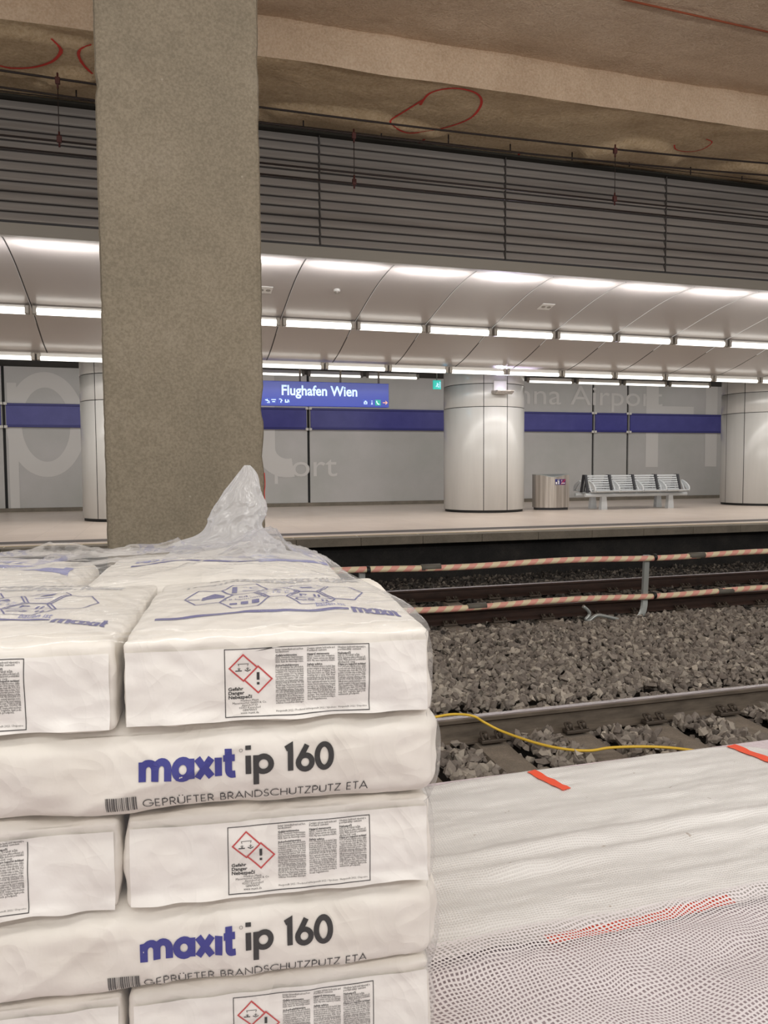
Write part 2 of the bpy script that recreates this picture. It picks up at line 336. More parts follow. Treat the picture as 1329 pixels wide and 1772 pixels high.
def stroke(mb, pts, w, mat, step=None, closed=False):
    """a flat ribbon in x,z along a polyline"""
    P = []
    for a, b in zip(pts, pts[1:]):
        L = math.hypot(b[0] - a[0], b[1] - a[1]); n = max(1, int(L/step)) if step else 1
        P += [(a[0] + (b[0] - a[0])*i/n, a[1] + (b[1] - a[1])*i/n) for i in range(n)]
    P.append(pts[-1])
    vs = []; n = len(P); cl = math.hypot(P[0][0] - P[-1][0], P[0][1] - P[-1][1]) < 1e-6
    def nd(a, b):
        dx, dy = b[0] - a[0], b[1] - a[1]; l = math.hypot(dx, dy) or 1; return (-dy/l, dx/l)
    for i in range(n):
        a = nd(P[i - 1], P[i]) if i else (nd(P[-2], P[-1]) if cl else nd(P[0], P[1]))
        b = nd(P[i], P[i + 1]) if i < n - 1 else (nd(P[0], P[1]) if cl else a)
        mx, my = a[0] + b[0], a[1] + b[1]; q = mx*mx + my*my
        k = 2/max(q, .7) if q else 1
        vs += [(P[i][0] + mx*k*w/2, 0, P[i][1] + my*k*w/2), (P[i][0] - mx*k*w/2, 0, P[i][1] - my*k*w/2)]
    mb.geo(vs, [(2*i, 2*i + 1, 2*i + 3, 2*i + 2) for i in range(n - 1)], mat)
def word(mb, txt, x, z, h, wt, mat, sx=1.0, track=.0, slope=0.0, length=None):
    adv = sum(GL.get(c if c != 'Ü' and c != 'Ä' else 'UA'['ÜÄ'.index(c)], GL[' '])[0] + track for c in txt)
    if length: sx = length/(adv*h)
    x0 = x
    for c in txt:
        base = {'Ü': 'U', 'Ä': 'A'}.get(c, c); a, st = GL.get(base, GL[' '])
        for s_ in st: stroke(mb, [(x + p[0]*h*sx, z + p[1]*h + (x + p[0]*h*sx - x0)*slope) for p in s_], wt, mat, .006)
        if c in 'ÜÄ':
            for dx in (.2, .52): stroke(mb, [(x + dx*h*sx, z + 1.12*h + (x - x0)*slope), (x + dx*h*sx, z + 1.24*h + (x - x0)*slope)], wt*1.2, mat)
        x += (a + track)*h*sx
    return x
def fan(mb, pts, mat): mb.geo([(p[0], 0, p[1]) for p in pts], [tuple(range(len(pts)))], mat)
def type_mesh(mb, txt, x, z, size, mat, bold=0.0, align='LEFT', res=2, sx=1.0, cut=None, spacing=1.0, line=1.0):
    """text in the built-in face, laid flat in x,z"""
    cu = bpy.data.curves.new('t', 'FONT'); cu.body = txt; cu.size = size; cu.align_x = align; cu.resolution_u = res; cu.offset = bold
    cu.fill_mode = 'FRONT'; cu.space_character = spacing; cu.space_line = line
    o = bpy.data.objects.new('t', cu); COL.objects.link(o)
    me = o.to_mesh(); bm = bmesh.new(); bm.from_mesh(me); o.to_mesh_clear(); bpy.data.objects.remove(o); bpy.data.curves.remove(cu)
    if cut:
        for _ in range(3):
            e = [e for e in bm.edges if e.calc_length() > cut]
            if not e: break
            bmesh.ops.subdivide_edges(bm, edges=e, cuts=1); bmesh.ops.triangulate(bm, faces=bm.faces[:])
    bm.verts.index_update()
    mb.geo([(x + v.co.x*sx, 0, z + v.co.y) for v in bm.verts], [[v.index for v in f.verts] for f in bm.faces], mat); bm.free()

# ================================================================== the setting
XL, XR = -9, 26
m = MB(); m.box((XL, -6, -1.2), (XR, 2.36, 0), 'platform_concrete'); tag(m.build('floor'), kind='structure')
m = MB(); m.box((XL, 2.36, -1.25), (XR, 11.75, -.84), 'bed_earth'); tag(m.build('ground'), kind='structure')
m = MB(); m.box((XL, 11.5, -.12), (XR, 22, 0), 'platform_tile'); tag(m.build('floor_far'), kind='structure')
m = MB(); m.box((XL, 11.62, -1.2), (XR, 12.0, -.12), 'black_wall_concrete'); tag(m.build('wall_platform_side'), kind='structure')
m = MB()
x = XL
while x < XR: m.box((x, 11.3, -.13), (x + .995, 11.62, .001), 'coping_stone', bev=.006); x += 1.0
tag(m.build('trim_1'), kind='structure')
MATS['guide'] = simple('guide', lin(84, 78, 75), .7); m = MB(); m.box((XL, 12.0, -.02), (XR, 12.4, .003), 'guide'); tag(m.build('trim_2'), kind='structure')
MATS['guide_pale'] = simple('guide_pale', lin(214, 196, 150), .6); m = MB(); m.box((XL, 11.63, -.02), (XR, 11.67, .003), 'guide_pale'); tag(m.build('trim_3'), kind='structure')
# back wall of the far hall in separate sheets with dark joints between them
m = MB(); m.box((XL, 21.36, 0), (XR, 21.6, 4.2), 'joint_black')
J = [XL, -3.59, 4.15, 13.18, 14.43, XR]
for a, b in zip(J, J[1:]): m.box((a + .035, 21.3, .07), (b - .035, 21.37, 4.0), 'wall_panel_gray')
tag(m.build('wall_back'), kind='structure')
m = MB(); m.box((XL, 21.27, 0), (XR, 21.32, .1), 'coping_stone'); tag(m.build('baseboard_back'), kind='structure')
m = MB(); m.box((XL, 15.6, 3.66), (XR, 21.4, 3.76), 'dark_recess'); tag(m.build('ceiling_recess'), kind='structure')
# concrete ceiling, beam and soffit with uneven sprayed plaster
def rough_sheet(mb, fn, nu, nv, amp, sc, mat, nrm):
    n = Vector(nrm)
    def g(a, b):
        p = Vector(fn(a, b)); q = p*sc
        d = noise.fractal(q, 1, 2, 4)*amp; return p + n*d
    mb.grid(nu, nv, g, mat)
m = MB()
rough_sheet(m, lambda a, b: (-5 + 19*a, 9.62 - 7*b, 6.40), 200, 60, .03, 1.1, 'beam_concrete', (0, 0, 1))
def beam_face(a, b):            # groove at the top, a gentle swell, a sharp lower edge
    X = -5 + 19*a; z = 5.93 + .56*b
    y = 9.42 - .03*math.sin(b*PI) + (.05*max(0, (b - .8)/.2))
    return (X, y + .02*noise.noise((X*1.3, b*2, 3)), z + .02*noise.noise((X*.8, 0, 9)) - (0 if b > 0 else .0))
m.grid(220, 12, beam_face, 'beam_concrete')
tag(m.build('ceiling', fix=False), kind='structure')
m = MB()
PATCH = []                      # thicker sprayed patches over the soffit, with soft rims
for (px, py, rx, ry) in ((610, 215, 1.1, .42), (1090, 268, .75, .5), (40, 90, .8, .5), (1290, 300, .6, .4), (140, 150, .5, .5)):
    p = at_z(px, py, 5.93); PATCH.append((p.x, p.y, rx, ry))
def soffit(a, b):
    X = -5 + 19*a; Y = 9.415 + 2.0*b
    z = 5.93 + .05*noise.fractal((X*.7, Y*.9, 2), 1, 2, 4)*(0 if b == 0 else 1) + .02*noise.noise((X*.8, 0, 9))*(1 - b)
    for (cx, cy, rx, ry) in PATCH:
        d = math.hypot((X - cx)/rx, (Y - cy)/ry) + .25*noise.noise((X*2, Y*2, 5))
        z -= .09*max(0, min(1, (1.12 - d)/.16))
    k = max(0, min(1, (Y - 10.75)/.35)); z = z*(1 - k) + 5.91*k
    if b == 0: X, Y, z = beam_face(a, 0)
    return (X, Y, z)
m.grid(260, 40, soffit, 'soffit_concrete')
tag(m.build('ceiling_soffit', fix=False), kind='structure')
# red spray rings and ticks on the soffit
BV = BVHTree.FromPolygons([tuple(v) for v in m.v], m.f)
def spray(px_pts, wid, name, label, mat='red_spray'):
    pts = []
    for (x, y) in px_pts:
        d = ray(x, y).normalized(); hit = BV.ray_cast(CAM, d)
        if hit[0] is None: continue
        pts.append(hit[0] - Vector((0, 0, .006)))
    mb = MB(); vs = []
    for i, p in enumerate(pts):
        t = (pts[min(i + 1, len(pts) - 1)] - pts[max(i - 1, 0)]); t.z = 0; t.normalize(); s_ = Vector((-t.y, t.x, 0))*wid*(.7 + .5*abs(noise.noise((i*.4, len(pts), 0))))
        vs += [p + s_, p - s_]
    mb.geo(vs, [(2*i, 2*i + 1, 2*i + 3, 2*i + 2) for i in range(len(pts) - 1)], mat)
    return tag(mb.build(name), label, 'paint mark', 'red spray marks on the concrete')
def spl(p, n=8):
    out = []
    for i in range(len(p) - 1):
        a, b, c, d = p[max(i - 1, 0)], p[i], p[i + 1], p[min(i + 2, len(p) - 1)]
        for k in range(n):
            t = k/n; out.append(tuple(.5*((2*b[q]) + (-a[q] + c[q])*t + (2*a[q] - 5*b[q] + 4*c[q] - d[q])*t*t + (-a[q] + 3*b[q] - 3*c[q] + d[q])*t**3) for q in range(len(b))))
    return out + [tuple(p[-1])]
spray(spl([(727, 181), (745, 160), (785, 152), (823, 160), (833, 178), (815, 203), (775, 219), (735, 227), (704, 229), (680, 217), (677, 207), (700, 192), (735, 170)]), .022, 'spray_ring', 'large red spray ring on the soffit right of the concrete pier')
spray(spl([(735, 240), (720, 252), (713, 262), (732, 264)]), .02, 'spray_tick', 'short red spray hook just under the large red ring')
spray(spl([(899, 262), (893, 276), (868, 281)]), .02, 'spray_tick', 'thin red spray tick above the second louver joint')
spray(spl([(1167, 250), (1170, 258), (1190, 262), (1215, 258), (1232, 246), (1222, 240)]), .012, 'spray_ring', 'faint thin red ring on the plaster patch at upper right')
spray(spl([(1329, 324), (1310, 330), (1308, 334)]), .02, 'spray_tick', 'red spray tick at the right edge above the louvers')
spray(spl([(88, 66), (105, 84), (100, 97), (85, 108), (55, 116), (20, 117), (0, 113)]), .024, 'spray_ring', 'red spray arc at the far left, left of the pier')
spray(spl([(158, 76), (140, 84), (136, 95), (145, 112), (160, 127)]), .022, 'spray_ring', 'partial red spray ring touching the left edge of the pier')
# long rust-red chalk line on the ceiling
m = MB(); a = at_z(1075, -2, 6.372); b = at_z(1345, 59, 6.372)
m.tube([a, (a + b)/2, b], .012, 'rust_line', 6); tag(m.build('chalk_line'), 'thin rust red straight line along the ceiling, upper right corner', 'line')

# concrete pier between the tracks
def make_pier():
    bm = bmesh.new(); bmesh.ops.create_cube(bm, size=1)
    for v in bm.verts: v.co = Vector((.245 + v.co.x*1.215, 6.6 + v.co.y*.8, 2.78 + v.co.z*7.2))
    bmesh.ops.bevel(bm, geom=[e for e in bm.edges if abs(e.verts[0].co.z - e.verts[1].co.z) > 1], offset=.045, segments=2, profile=.5, affect='EDGES')
    zs = np.linspace(-.7, 6.2, 150)
    for z in zs: bmesh.ops.bisect_plane(bm, geom=bm.verts[:] + bm.edges[:] + bm.faces[:], plane_co=(0, 0, z), plane_no=(0, 0, 1))
    for x in np.linspace(-.25, .74, 12): bmesh.ops.bisect_plane(bm, geom=bm.verts[:] + bm.edges[:] + bm.faces[:], plane_co=(x, 0, 0), plane_no=(1, 0, 0))
    for v in bm.verts:
        edge = min(abs(v.co.x + .3625), abs(v.co.x - .8525)) < .06
        q = v.co*1.0; a = .006*noise.fractal(q*1.5, 1, 2, 3)
        if edge:
            c = noise.noise((q.x*3, 1, q.z*5)); c2 = noise.noise((q.x, 4, q.z*16))
            a2 = max(0, c - .2)*.035 + abs(c2)*.008
            v.co.x += a2 if v.co.x < .2 else -a2
        v.co.y += a
    me = bpy.data.meshes.new('pier'); bm.to_mesh(me); bm.free(); me.materials.append(MATS['pier_concrete'])
    o = bpy.data.objects.new('concrete_pier', me); COL.objects.link(o); return o
tag(make_pier(), 'thick rough grey concrete pier rising behind the sack stack', 'pier', kind='thing')

m = MB(); m.tube(spl([(.845, 6.198, 1.02), (.85, 6.2, .93), (.843, 6.198, .85), (.852, 6.2, .74), (.846, 6.2, .66)], 6), .0035, 'red_spray', 6)
tag(m.build('spray_line'), 'short red spray line down the lower right edge of the pier', 'paint mark', 'red spray marks on the concrete')
# far vault
PROF = [(11.25, 4.11), (11.55, 4.1), (11.9, 4.06), (12.3, 4.0), (12.87, 3.88), (13.3, 3.78), (13.75, 3.68), (14.4, 3.48), (15.0, 3.31), (15.6, 3.2)]
PROF = spl(PROF, 6)
def vault_z(Y):
    for a, b in zip(PROF, PROF[1:]):
        if a[0] <= Y <= b[0]: return a[1] + (b[1] - a[1])*(Y - a[0])/(b[0] - a[0])
    return PROF[-1][1]
def vault_pt(Y, off=0):
    z = vault_z(Y); s_ = (vault_z(Y + .03) - vault_z(Y - .03))/.06; n = Vector((0, s_, -1)).normalized(); return Vector((0, Y, z)) + n*off
SEAM0, PITCHX = 2.19, 1.345
m = MB(); k = -9
while SEAM0 + PITCHX*k < XR - 1:
    x0, x1 = SEAM0 + PITCHX*k, SEAM0 + PITCHX*(k + 1)
    vs = []; 
    for (y, z) in PROF: vs += [(x0 + .011, y, z), (x1 - .011, y, z)]
    m.geo(vs, [(2*i, 2*i + 1, 2*i + 3, 2*i + 2) for i in range(len(PROF) - 1)], 'vault_white', True)
    vs = []
    for (y, z) in PROF: vs += [(x0 - .012, y, z + .012), (x0 + .012, y, z + .012)]
    m.geo(vs, [(2*i, 2*i + 1, 2*i + 3, 2*i + 2) for i in range(len(PROF) - 1)], 'vault_seam', True)
    k += 1
m.box((XL, 15.6, 3.18), (XR, 15.64, 3.7), 'dark_recess')
o = m.build('ceiling_vault'); tag(o, kind='structure')
# ceiling above the louvers closes the hall
m = MB(); m.box((XL, 11.3, 4.13), (XR, 11.36, 6.0), 'dark_recess'); tag(m.build('wall_above_vault'), kind='structure')

# louver wall: panels between joints
JL = [-6.4, -3.45, -.56, 2.39, 5.34, 8.27, 11.2, 14.2]
names = ['far left outside the pier', 'left of the pier', 'behind the pier', 'above the blue sign', 'above the centre clad column', 'above the bench', 'at the right edge']
LB, LT = 4.30, 5.86
def louver(x0, x1, label):
    root = empty('louver_panel', (x0, 11.2, LB), 0, label, 'louver', 'grey louver panels above the far hall')
    L = x1 - x0 - .02; m = MB(); n = 12; p = (LT - LB)/n
    for i in range(n):
        z = i*p
        pts = [(0, z + .004), (-.022, z + .012), (-.018, z + .03), (.03, z + p*.93), (.055, z + p*.99), (.055, z + p*.9), (.02, z + .02)]
        m.prism([(a - .0, b) for a, b in pts], 'x', .01, L, 'louver_metal')
    m.build('slats', root)
    m = MB(); m.box((0.0, .05, 0), (L + .02, .08, LT - LB), 'slat_gap'); m.build('backing', root)
    m = MB(); m.box((-.004, -.024, 0), (.004, .0, LT - LB), 'slat_gap'); m.build('joint_strip', root)
    m = MB(); m.box((0, -.05, -.19), (L + .02, .06, -.03), 'louver_frame'); m.box((0, -.02, -.03), (L + .02, .06, .0), 'bench_dark'); m.build('bottom_rail', root)
for i in range(7): louver(JL[i], JL[i + 1], 'grey slatted louver panel ' + names[i])
m = MB(); m.box((XL, 11.12, LT), (XR, 11.3, LT + .03), 'dark_recess'); m.box((14.2, 11.2, LB - .19), (XR, 11.3, LT), 'louver_metal'); m.box((XL, 11.2, LB - .19), (-6.4, 11.3, LT), 'louver_metal'); tag(m.build('trim_4'), kind='structure')

# clad round columns
R_COL = .97
def make_column(cx, rot, label, lamp=False):
    root = empty('clad_column', (cx, 17.3, 0), 0, label, 'column', 'round clad columns on the far platform')
    m = MB(); m.lathe([(R_COL - .03, 0), (R_COL - .03, 3.66)], 'joint_black', 64); m.build('core', root)
    m = MB(); m.lathe([(R_COL - .06, 0), (R_COL - .055, .075), (0, .075)], 'bench_dark', 64); m.build('plinth', root)
    edges = [rot, rot + math.radians(34), rot + math.radians(118), rot + math.radians(152), rot + math.radians(236), rot + math.radians(284), rot + 2*PI]
    g = .008/R_COL
    for (z0, z1) in ((.06, 2.45), (2.465, 2.98), (2.995, 3.66)):
        m = MB()
        for a, b in zip(edges, edges[1:]):
            n = max(6, int((b - a)/.07)); pr = [(R_COL - .03, z0), (R_COL - .004, z0), (R_COL, z0 + .004), (R_COL, z1 - .004), (R_COL - .004, z1), (R_COL - .03, z1)]
            m.lathe(pr, 'column_panel', n, (0, 0), a + g, b - g)
        m.build('cladding_ring', root)
    return root
az = math.atan2(-17.3, -7.69)
make_column(-.49, math.atan2(-17.3, .49) + .6, 'round light clad column partly hidden behind the left of the pier')
cc = make_column(7.69, az, 'round light clad column between blue sign and steel bin, lamp on its front')
make_column(15.87, math.atan2(-17.3, -15.87) - math.radians(56), 'round light clad column cut by the right edge, right of the bench')

# blue stripe panels on the back wall
SJ = [XL, -3.59, 4.15, 13.18, 14.43, XR]
for a, b, l in zip(SJ, SJ[1:], ('blue stripe panel at the far left edge of the back wall', 'long blue stripe panel on the back wall crossing the large pale letter p, behind the pier', 'longest blue stripe panel below the hanging sign, behind the centre column', 'short blue stripe panel between the two joints above the bench', 'blue stripe panel right of the bench, crossing the large pale letter H')):
    root = empty('wall_stripe_panel', ((a + b)/2, 21.28, 2.44), 0, l, 'stripe panel', 'blue stripe panels on the back wall')
    hw = (b - a)/2 - .06; m = MB(); m.box((-hw, -.03, -.26), (hw, .01, .26), 'stripe_blue'); m.build('panel', root)
    for z, nm in ((.27, 'edge_strip'), (-.27, 'edge_strip')):
        m = MB(); m.box((-hw, -.05, z - .03), (hw, .01, z + .03), 'stripe_edge_blue', bev=.008); m.build(nm, root)
    for z in (.29, -.29):
        for s_ in (-1, 1):
            m = MB(); m.box((s_*(hw + .01) - .04, -.06, z - .035), (s_*(hw + .01) + .04, .01, z + .035), 'white_enamel', bev=.006); m.build('bracket', root)
# pale supergraphic letters on the wall
def on_wall(name, label, fill):
    mb = MB(); fill(mb); o = mb.build(name); o.location = (0, 21.294, 0); return tag(o, label, 'wall lettering', 'pale letters on the back wall')
LW = 'wall_letter_white'
def big_p(mb):
    c = at_y(80, 735, 21.3); rx, rz, t_ = .93, 1.33, .36
    n = 56; vs = []
    for i in range(n):
        a = 2*PI*i/n; vs += [(c.x + rx*math.cos(a), 0, c.z + rz*math.sin(a)), (c.x + (rx - t_)*math.cos(a), 0, c.z + (rz - .39)*math.sin(a))]
    mb.geo(vs, [(2*i, 2*((i + 1) % n), 2*((i + 1) % n) + 1, 2*i + 1) for i in range(n)], LW)
    for a, b in ((-3.5, -3.28), ):
        mb.geo([(a, -.002, .1), (b, -.002, .1), (b, -.002, 3.25), (a, -.002, 3.25)], [(0, 1, 2, 3)], LW)
on_wall('wall_letter', 'giant pale letter p on the back wall left of the pier', big_p)
def big_t(mb):
    pts = [(2.95, 3.6), (2.95, 1.7)] + arc(3.55, 1.62, .6, .55, 180, 285, 10)
    stroke(mb, pts, .52, LW)
on_wall('wall_letter', 'giant pale letter t with curled foot beside the pier', big_t)
def big_h(mb):
    for (a, b, c, d) in ((15.1, 15.56, 1.04, 3.62), (17.36, 17.82, 1.04, 3.75), (15.56, 16.9, 2.62, 2.99)):
        mb.geo([(a, 0, c), (b, 0, c), (b, 0, d), (a, 0, d)], [(0, 1, 2, 3)], LW)
on_wall('wall_letter', 'giant pale letter H on the back wall behind the bench', big_h)
def fit_text(mb, txt, x_of, xa, xb, z, size, mat, bold=0, vz=0.0):
    """scale text so that its span reaches from xa to xb"""
    t_ = MB(); type_mesh(t_, txt, 0, 0, size, mat, bold, res=4)
    xs = [v[0] for v in t_.v]; sx = (xb - xa)/(max(xs) - min(xs)); x0 = min(xs)
    t_.v = [(xa + (v[0] - x0)*sx, vz, z + v[2]) for v in t_.v]
    mb.geo(t_.v, t_.f, mat)
on_wall('wall_lettering', 'pale words Vienna Airport high on the wall above the blue stripe', lambda mb: fit_text(mb, 'Vienna Airport', None, 9.1, 15.7, 2.98, .86, LW, 0, -.002))
on_wall('wall_lettering', 'pale word Airport low on the wall, right of the pier', lambda mb: fit_text(mb, 'Airport', None, 1.8, 4.96, .84, .88, LW, 0, -.002))

# ------------------------------------------------------------------ fluorescent fixtures
def make_fixture(r, L, drop, rod=0):
    root = empty('strip_light', (0, 0, 0), 0, '', 'light')
    m = MB(); m.tube([(-L/2, 0, 0), (L/2, 0, 0)], r, 'tube_light', 12); m.build('tube', root)
    m = MB(); m.box((-L/2, -r*.5, r*.7), (L/2, r*.5, drop), 'white_enamel', bev=.008); m.build('housing', root)
    if rod:
        for s_ in (-1, 1): m = MB(); m.tube([(s_*L*.35, 0, drop - .01), (s_*L*.35, 0, rod)], .008, 'gray_bracket', 6); m.build('hanger_rod', root)
    for s_ in (-1, 1):
        m = MB(); m.box((s_*(L/2 + .03) - .032, -r*1.05, -r*1.0), (s_*(L/2 + .03) + .032, r*1.05, drop), 'gray_bracket', bev=.012); m.build('end_cap', root)
    return root
fx1 = make_fixture(.058, PITCHX - .17, .085); fx2 = make_fixture(.04, PITCHX - .15, .1); fx3 = make_fixture(.026, PITCHX - .2, .1, .532)
def row(fx, x0, Y, Z, ks, nm, skip=()):
    first = True; g = f'lit tubes in the {nm} row'
    right = 0; left = [k for k in ks if x0 + PITCHX*k < .3]
    for k in ks:
        x = x0 + PITCHX*k
        if any(abs(x - c) < .2 for c in skip): continue
        if x < -.2: lab = ['nearest to', 'second from', 'third from', 'fourth from'][min(3, len(left) - 1 - left.index(k))] + f' the left side of the pier, lit tube of the {nm} row'
        elif x < 1.2: lab = f'lit tube of the {nm} row hidden behind the pier'
        else: lab = f'{ORD[min(right, 11)]} lit tube right of the pier in the {nm} row'; right += 1
        if first: o = fx; o.location = (x, Y, Z); o['label'] = lab; o['group'] = g; first = False
        else: dup(fx, (x, Y, Z), lab)
row(fx1, SEAM0 + PITCHX/2, 13.62, 3.61, range(-4, 8), 'upper')
row(fx2, 3.35 + PITCHX/2, 15.42, 3.10, range(-5, 9), 'lower')
R3 = 3.275 + PITCHX/2
row(fx3, R3, 17.0, 3.13, [k for k in range(-4, 9) if min(abs(R3 + PITCHX*k - c) for c in (-.49, 7.69, 15.87)) > 1.45], 'rear')
# small devices on the vault
p = vault_pt(12.45); px = at_y(583, 505, 12.45)
root = empty('smoke_detector', (px.x, 12.45, p.z), 0, 'small round white detector on the vault left of the square plate', 'detector')
m = MB(); m.lathe([(.0, .03), (.055, .03), (.055, -.02), (.05, -.03), (0, -.03)], 'white_enamel', 20); m.build('base', root)
m = MB(); m.lathe([(.04, -.03), (.04, -.06), (.025, -.075), (0, -.075)], 'gray_bracket', 20); m.build('sensor_head', root)
for (a, b, lab) in ((945, 524, 'square vault plate with two round sockets above the centre column'), (458, 496, 'small square vault plate touching the right edge of the pier')):
    q = at_y(a, b, 12.6); root = empty('ceiling_plate', (q.x, 12.6, vault_z(12.6) - .004), 0, lab, 'plate'); root.rotation_euler.x = math.atan((vault_z(12.65) - vault_z(12.55))/.1)
    m = MB(); m.box((-.12, -.12, -.008), (.12, .12, .01), 'white_enamel', bev=.003); m.build('plate', root)
    for s_ in (-1, 1):
        m = MB(); m.lathe([(.0, -.014), (.038, -.014), (.038, 0)], 'gray_bracket', 18, (s_*.055, 0)); m.build('socket', root)

# ------------------------------------------------------------------ hanging station sign
SX0, SX1, SZ0, SZ1, SY = 1.95, 5.07, 2.41, 2.94, 16.6
sg = empty('station_sign', ((SX0 + SX1)/2, SY, SZ0), 0, 'blue hanging sign reading Flughafen Wien, right of the pier', 'sign')
sxm = (SX0 + SX1)/2
m = MB(); m.box((SX0 - sxm, 0, 0), (SX1 - sxm, .16, SZ1 - SZ0), 'sign_blue', bev=.008); m.build('sign_box', sg)
m = MB(); fit_text(m, 'Flughafen Wien', None, 2.66 - sxm, 4.34 - sxm, .235, .3, 'sign_white', .007, -.004); m.build('lettering', sg)
def pict(x, kind):
    q = MB(); s_ = .062; z = .105
    if kind != 'arrow':
        q.geo([(x - s_, -.003, z - s_), (x + s_, -.003, z - s_), (x + s_, -.003, z + s_), (x - s_, -.003, z + s_)], [(0, 1, 2, 3)], 'sign_green' if kind == 'phone' else 'sign_icon_blue')
    g = MB(); c = 'sign_white'
    def st(pts, wd): stroke(g, [(x + a*s_, z + b*s_) for a, b in pts], wd*s_, c)
    if kind == 'plane': st([(-.8, .3), (.7, -.35)], .3); st([(-.2, .55), (.1, -.1)], .3); st([(-.2, -.7), (.8, -.7)], .2)
    if kind == 'text': st([(-.8, .35), (.8, .35)], .3); st([(-.5, -.35), (.5, -.35)], .3)
    if kind == 'stair': st([(-.5, .6), (.1, .6), (.5, .1), (.1, -.2), (.1, -.7)], .3)
    if kind == 'train': st([(-.6, .5), (-.6, -.4), (0, -.4)], .4); st([(.2, .5), (.2, -.6)], .25); st([(.5, .4), (.7, -.5)], .2)
    if kind == 'bag': st([(-.5, -.5), (.5, -.5), (.5, .1), (-.5, .1), (-.5, -.5)], .25); st([(-.2, .1), (-.2, .5), (.2, .5), (.2, .1)], .2)
    if kind == 'info': st([(0, -.6), (0, .15)], .3); st([(0, .4), (0, .65)], .3); st([(-.3, -.6), (.3, -.6)], .2)
    if kind == 'phone': st([(-.5, .6), (-.4, 0), (.0, -.5), (.5, -.6)], .35)
    if kind == 'arrow': c = 'sign_orange'; st([(-.8, 0), (.8, 0)], .24); st([(.2, .6), (.85, 0), (.2, -.6)], .24)
    g.v = [(v[0], -.006, v[2]) for v in g.v]; q.geo(g.v, g.f, c); q.build('pictogram', sg)
for px_, kd in ((463, 'plane'), (473.5, 'text'), (485.5, 'stair'), (497, 'train'), (632.5, 'bag'), (643.5, 'info'), (654, 'phone'), (666, 'arrow')): pict(at_y(px_, 697, SY).x - sxm, kd)
for px_ in (519, 589, 655):
    q = at_y(px_, 650, SY + .08).x - sxm; m = MB(); m.tube([(q, .08, SZ1 - SZ0), (q, .08, 3.66 - SZ0)], .022, 'gray_bracket', 10); m.build('hanger_rod', sg)

# exit sign by the centre column, lamp on the centre column
ex = empty('exit_sign', (6.2, 16.45, 2.83), 0, 'small green running man exit sign left of the centre column', 'sign')
m = MB(); m.box((-.12, 0, 0), (.06, .05, .2), 'exit_green', bev=.005); m.build('sign_box', ex)
m = MB(); stroke(m, [(-.06, .05), (-.03, .09), (-.03, .13), (0, .1)], .02, 'sign_white'); stroke(m, [(-.03, .09), (0, .04)], .02, 'sign_white'); stroke(m, [(.02, .04), (.02, .16), (.045, .16), (.045, .04)], .008, 'sign_white'); m.v = [(a, -.003, c) for a, b, c in m.v]; m.build('pictogram', ex)
m = MB(); m.tube([(-.03, .025, .2), (-.03, .025, .83)], .01, 'gray_bracket', 8); m.build('hanger_rod', ex)
l = bpy.data.lights.new('exit_glow', 'POINT'); l.energy = 1.2; l.color = (.2, .7, 1); l.shadow_soft_size = .04; lo = bpy.data.objects.new('exit_glow', l); COL.objects.link(lo); lo.location = (6.38, 16.42, 2.9); lo['kind'] = 'helper'
q = at_y(866, 665, 16.3); la = math.atan2(q.y - 17.3, q.x - 7.69)
lp = empty('column_lamp', (7.69 + R_COL*math.cos(la), 17.3 + R_COL*math.sin(la), 2.82), la + PI/2, 'small uplight with tilted metal tray on the front of the centre column', 'lamp')
m = MB(); m.box((-.16, -.02, -.02), (.16, .0, .22), 'white_enamel', bev=.004); m.build('back_plate', lp)
m = MB(); m.prism([(0, -.06), (-.2, -.1), (-.34, -.04), (-.34, -.02), (-.2, -.02), (0, .0)], 'x', -.21, .21, 'steel_brushed'); m.build('tray', lp)
m = MB(); m.lathe([(0, .004), (.06, .004), (.06, -.02)], 'lamp_glow', 20, (0, -.15)); m.build('lamp_lens', lp)
l = bpy.data.lights.new('column_lamp_beam', 'SPOT'); l.energy = 350; l.color = (.72, .68, 1); l.spot_size = math.radians(80); l.spot_blend = .8; l.shadow_soft_size = .05
lo = bpy.data.objects.new('column_lamp_beam', l); COL.objects.link(lo); lo.location = (7.69 + (R_COL + .15)*math.cos(la), 17.3 + (R_COL + .15)*math.sin(la), 2.84); lo.rotation_euler = (math.radians(180 + 68), 0, 0); lo['kind'] = 'helper'

# ------------------------------------------------------------------ overhead wires
def catenary(Y, zm, zc, drops, label):
    root = empty('catenary_wire', (0, Y, 0), 0, label, 'overhead wire', 'overhead wires of the far track')
    sag = lambda x: .05*((x - 2.2)/4.0)**2 - .05
    m = MB(); m.tube([(x, 0, zm + sag(x)) for x in np.linspace(-4, 12, 60)], .012, 'wire_dark', 6); m.build('messenger_wire', root)
    m = MB(); m.tube([(-4, 0, zc), (12, 0, zc)], .012, 'wire_dark', 6); m.build('contact_wire', root)
    for x in drops:
        m = MB(); z1 = zm + sag(x); m.tube([(x, 0, zc), (x, 0, z1)], .005, 'wire_dark', 5)
        d = m.build('dropper', root)
        for z in (zc + .02, z1 - .02):
            m = MB(); m.box((x - .025, -.02, z - .035), (x + .025, .02, z + .035), 'clamp_rust', bev=.006); m.tube([(x, 0, z - .08), (x, 0, z + .08)], .011, 'clamp_rust', 6); m.build('clamp', d)
catenary(9.0, 5.20, 4.535, (-.89, 5.86), 'front pair of dark overhead wires with two long droppers')
catenary(9.32, 5.17, 4.53, (2.42,), 'rear pair of dark overhead wires with one dropper beside the pier')
m = MB(); a = at_z(0, 157, 5.8); b = at_z(1329, 314, 5.8)
pts = [a.lerp(b, i/24) for i in range(-6, 31)]; m.tube(pts, .006, 'wire_dark', 5)
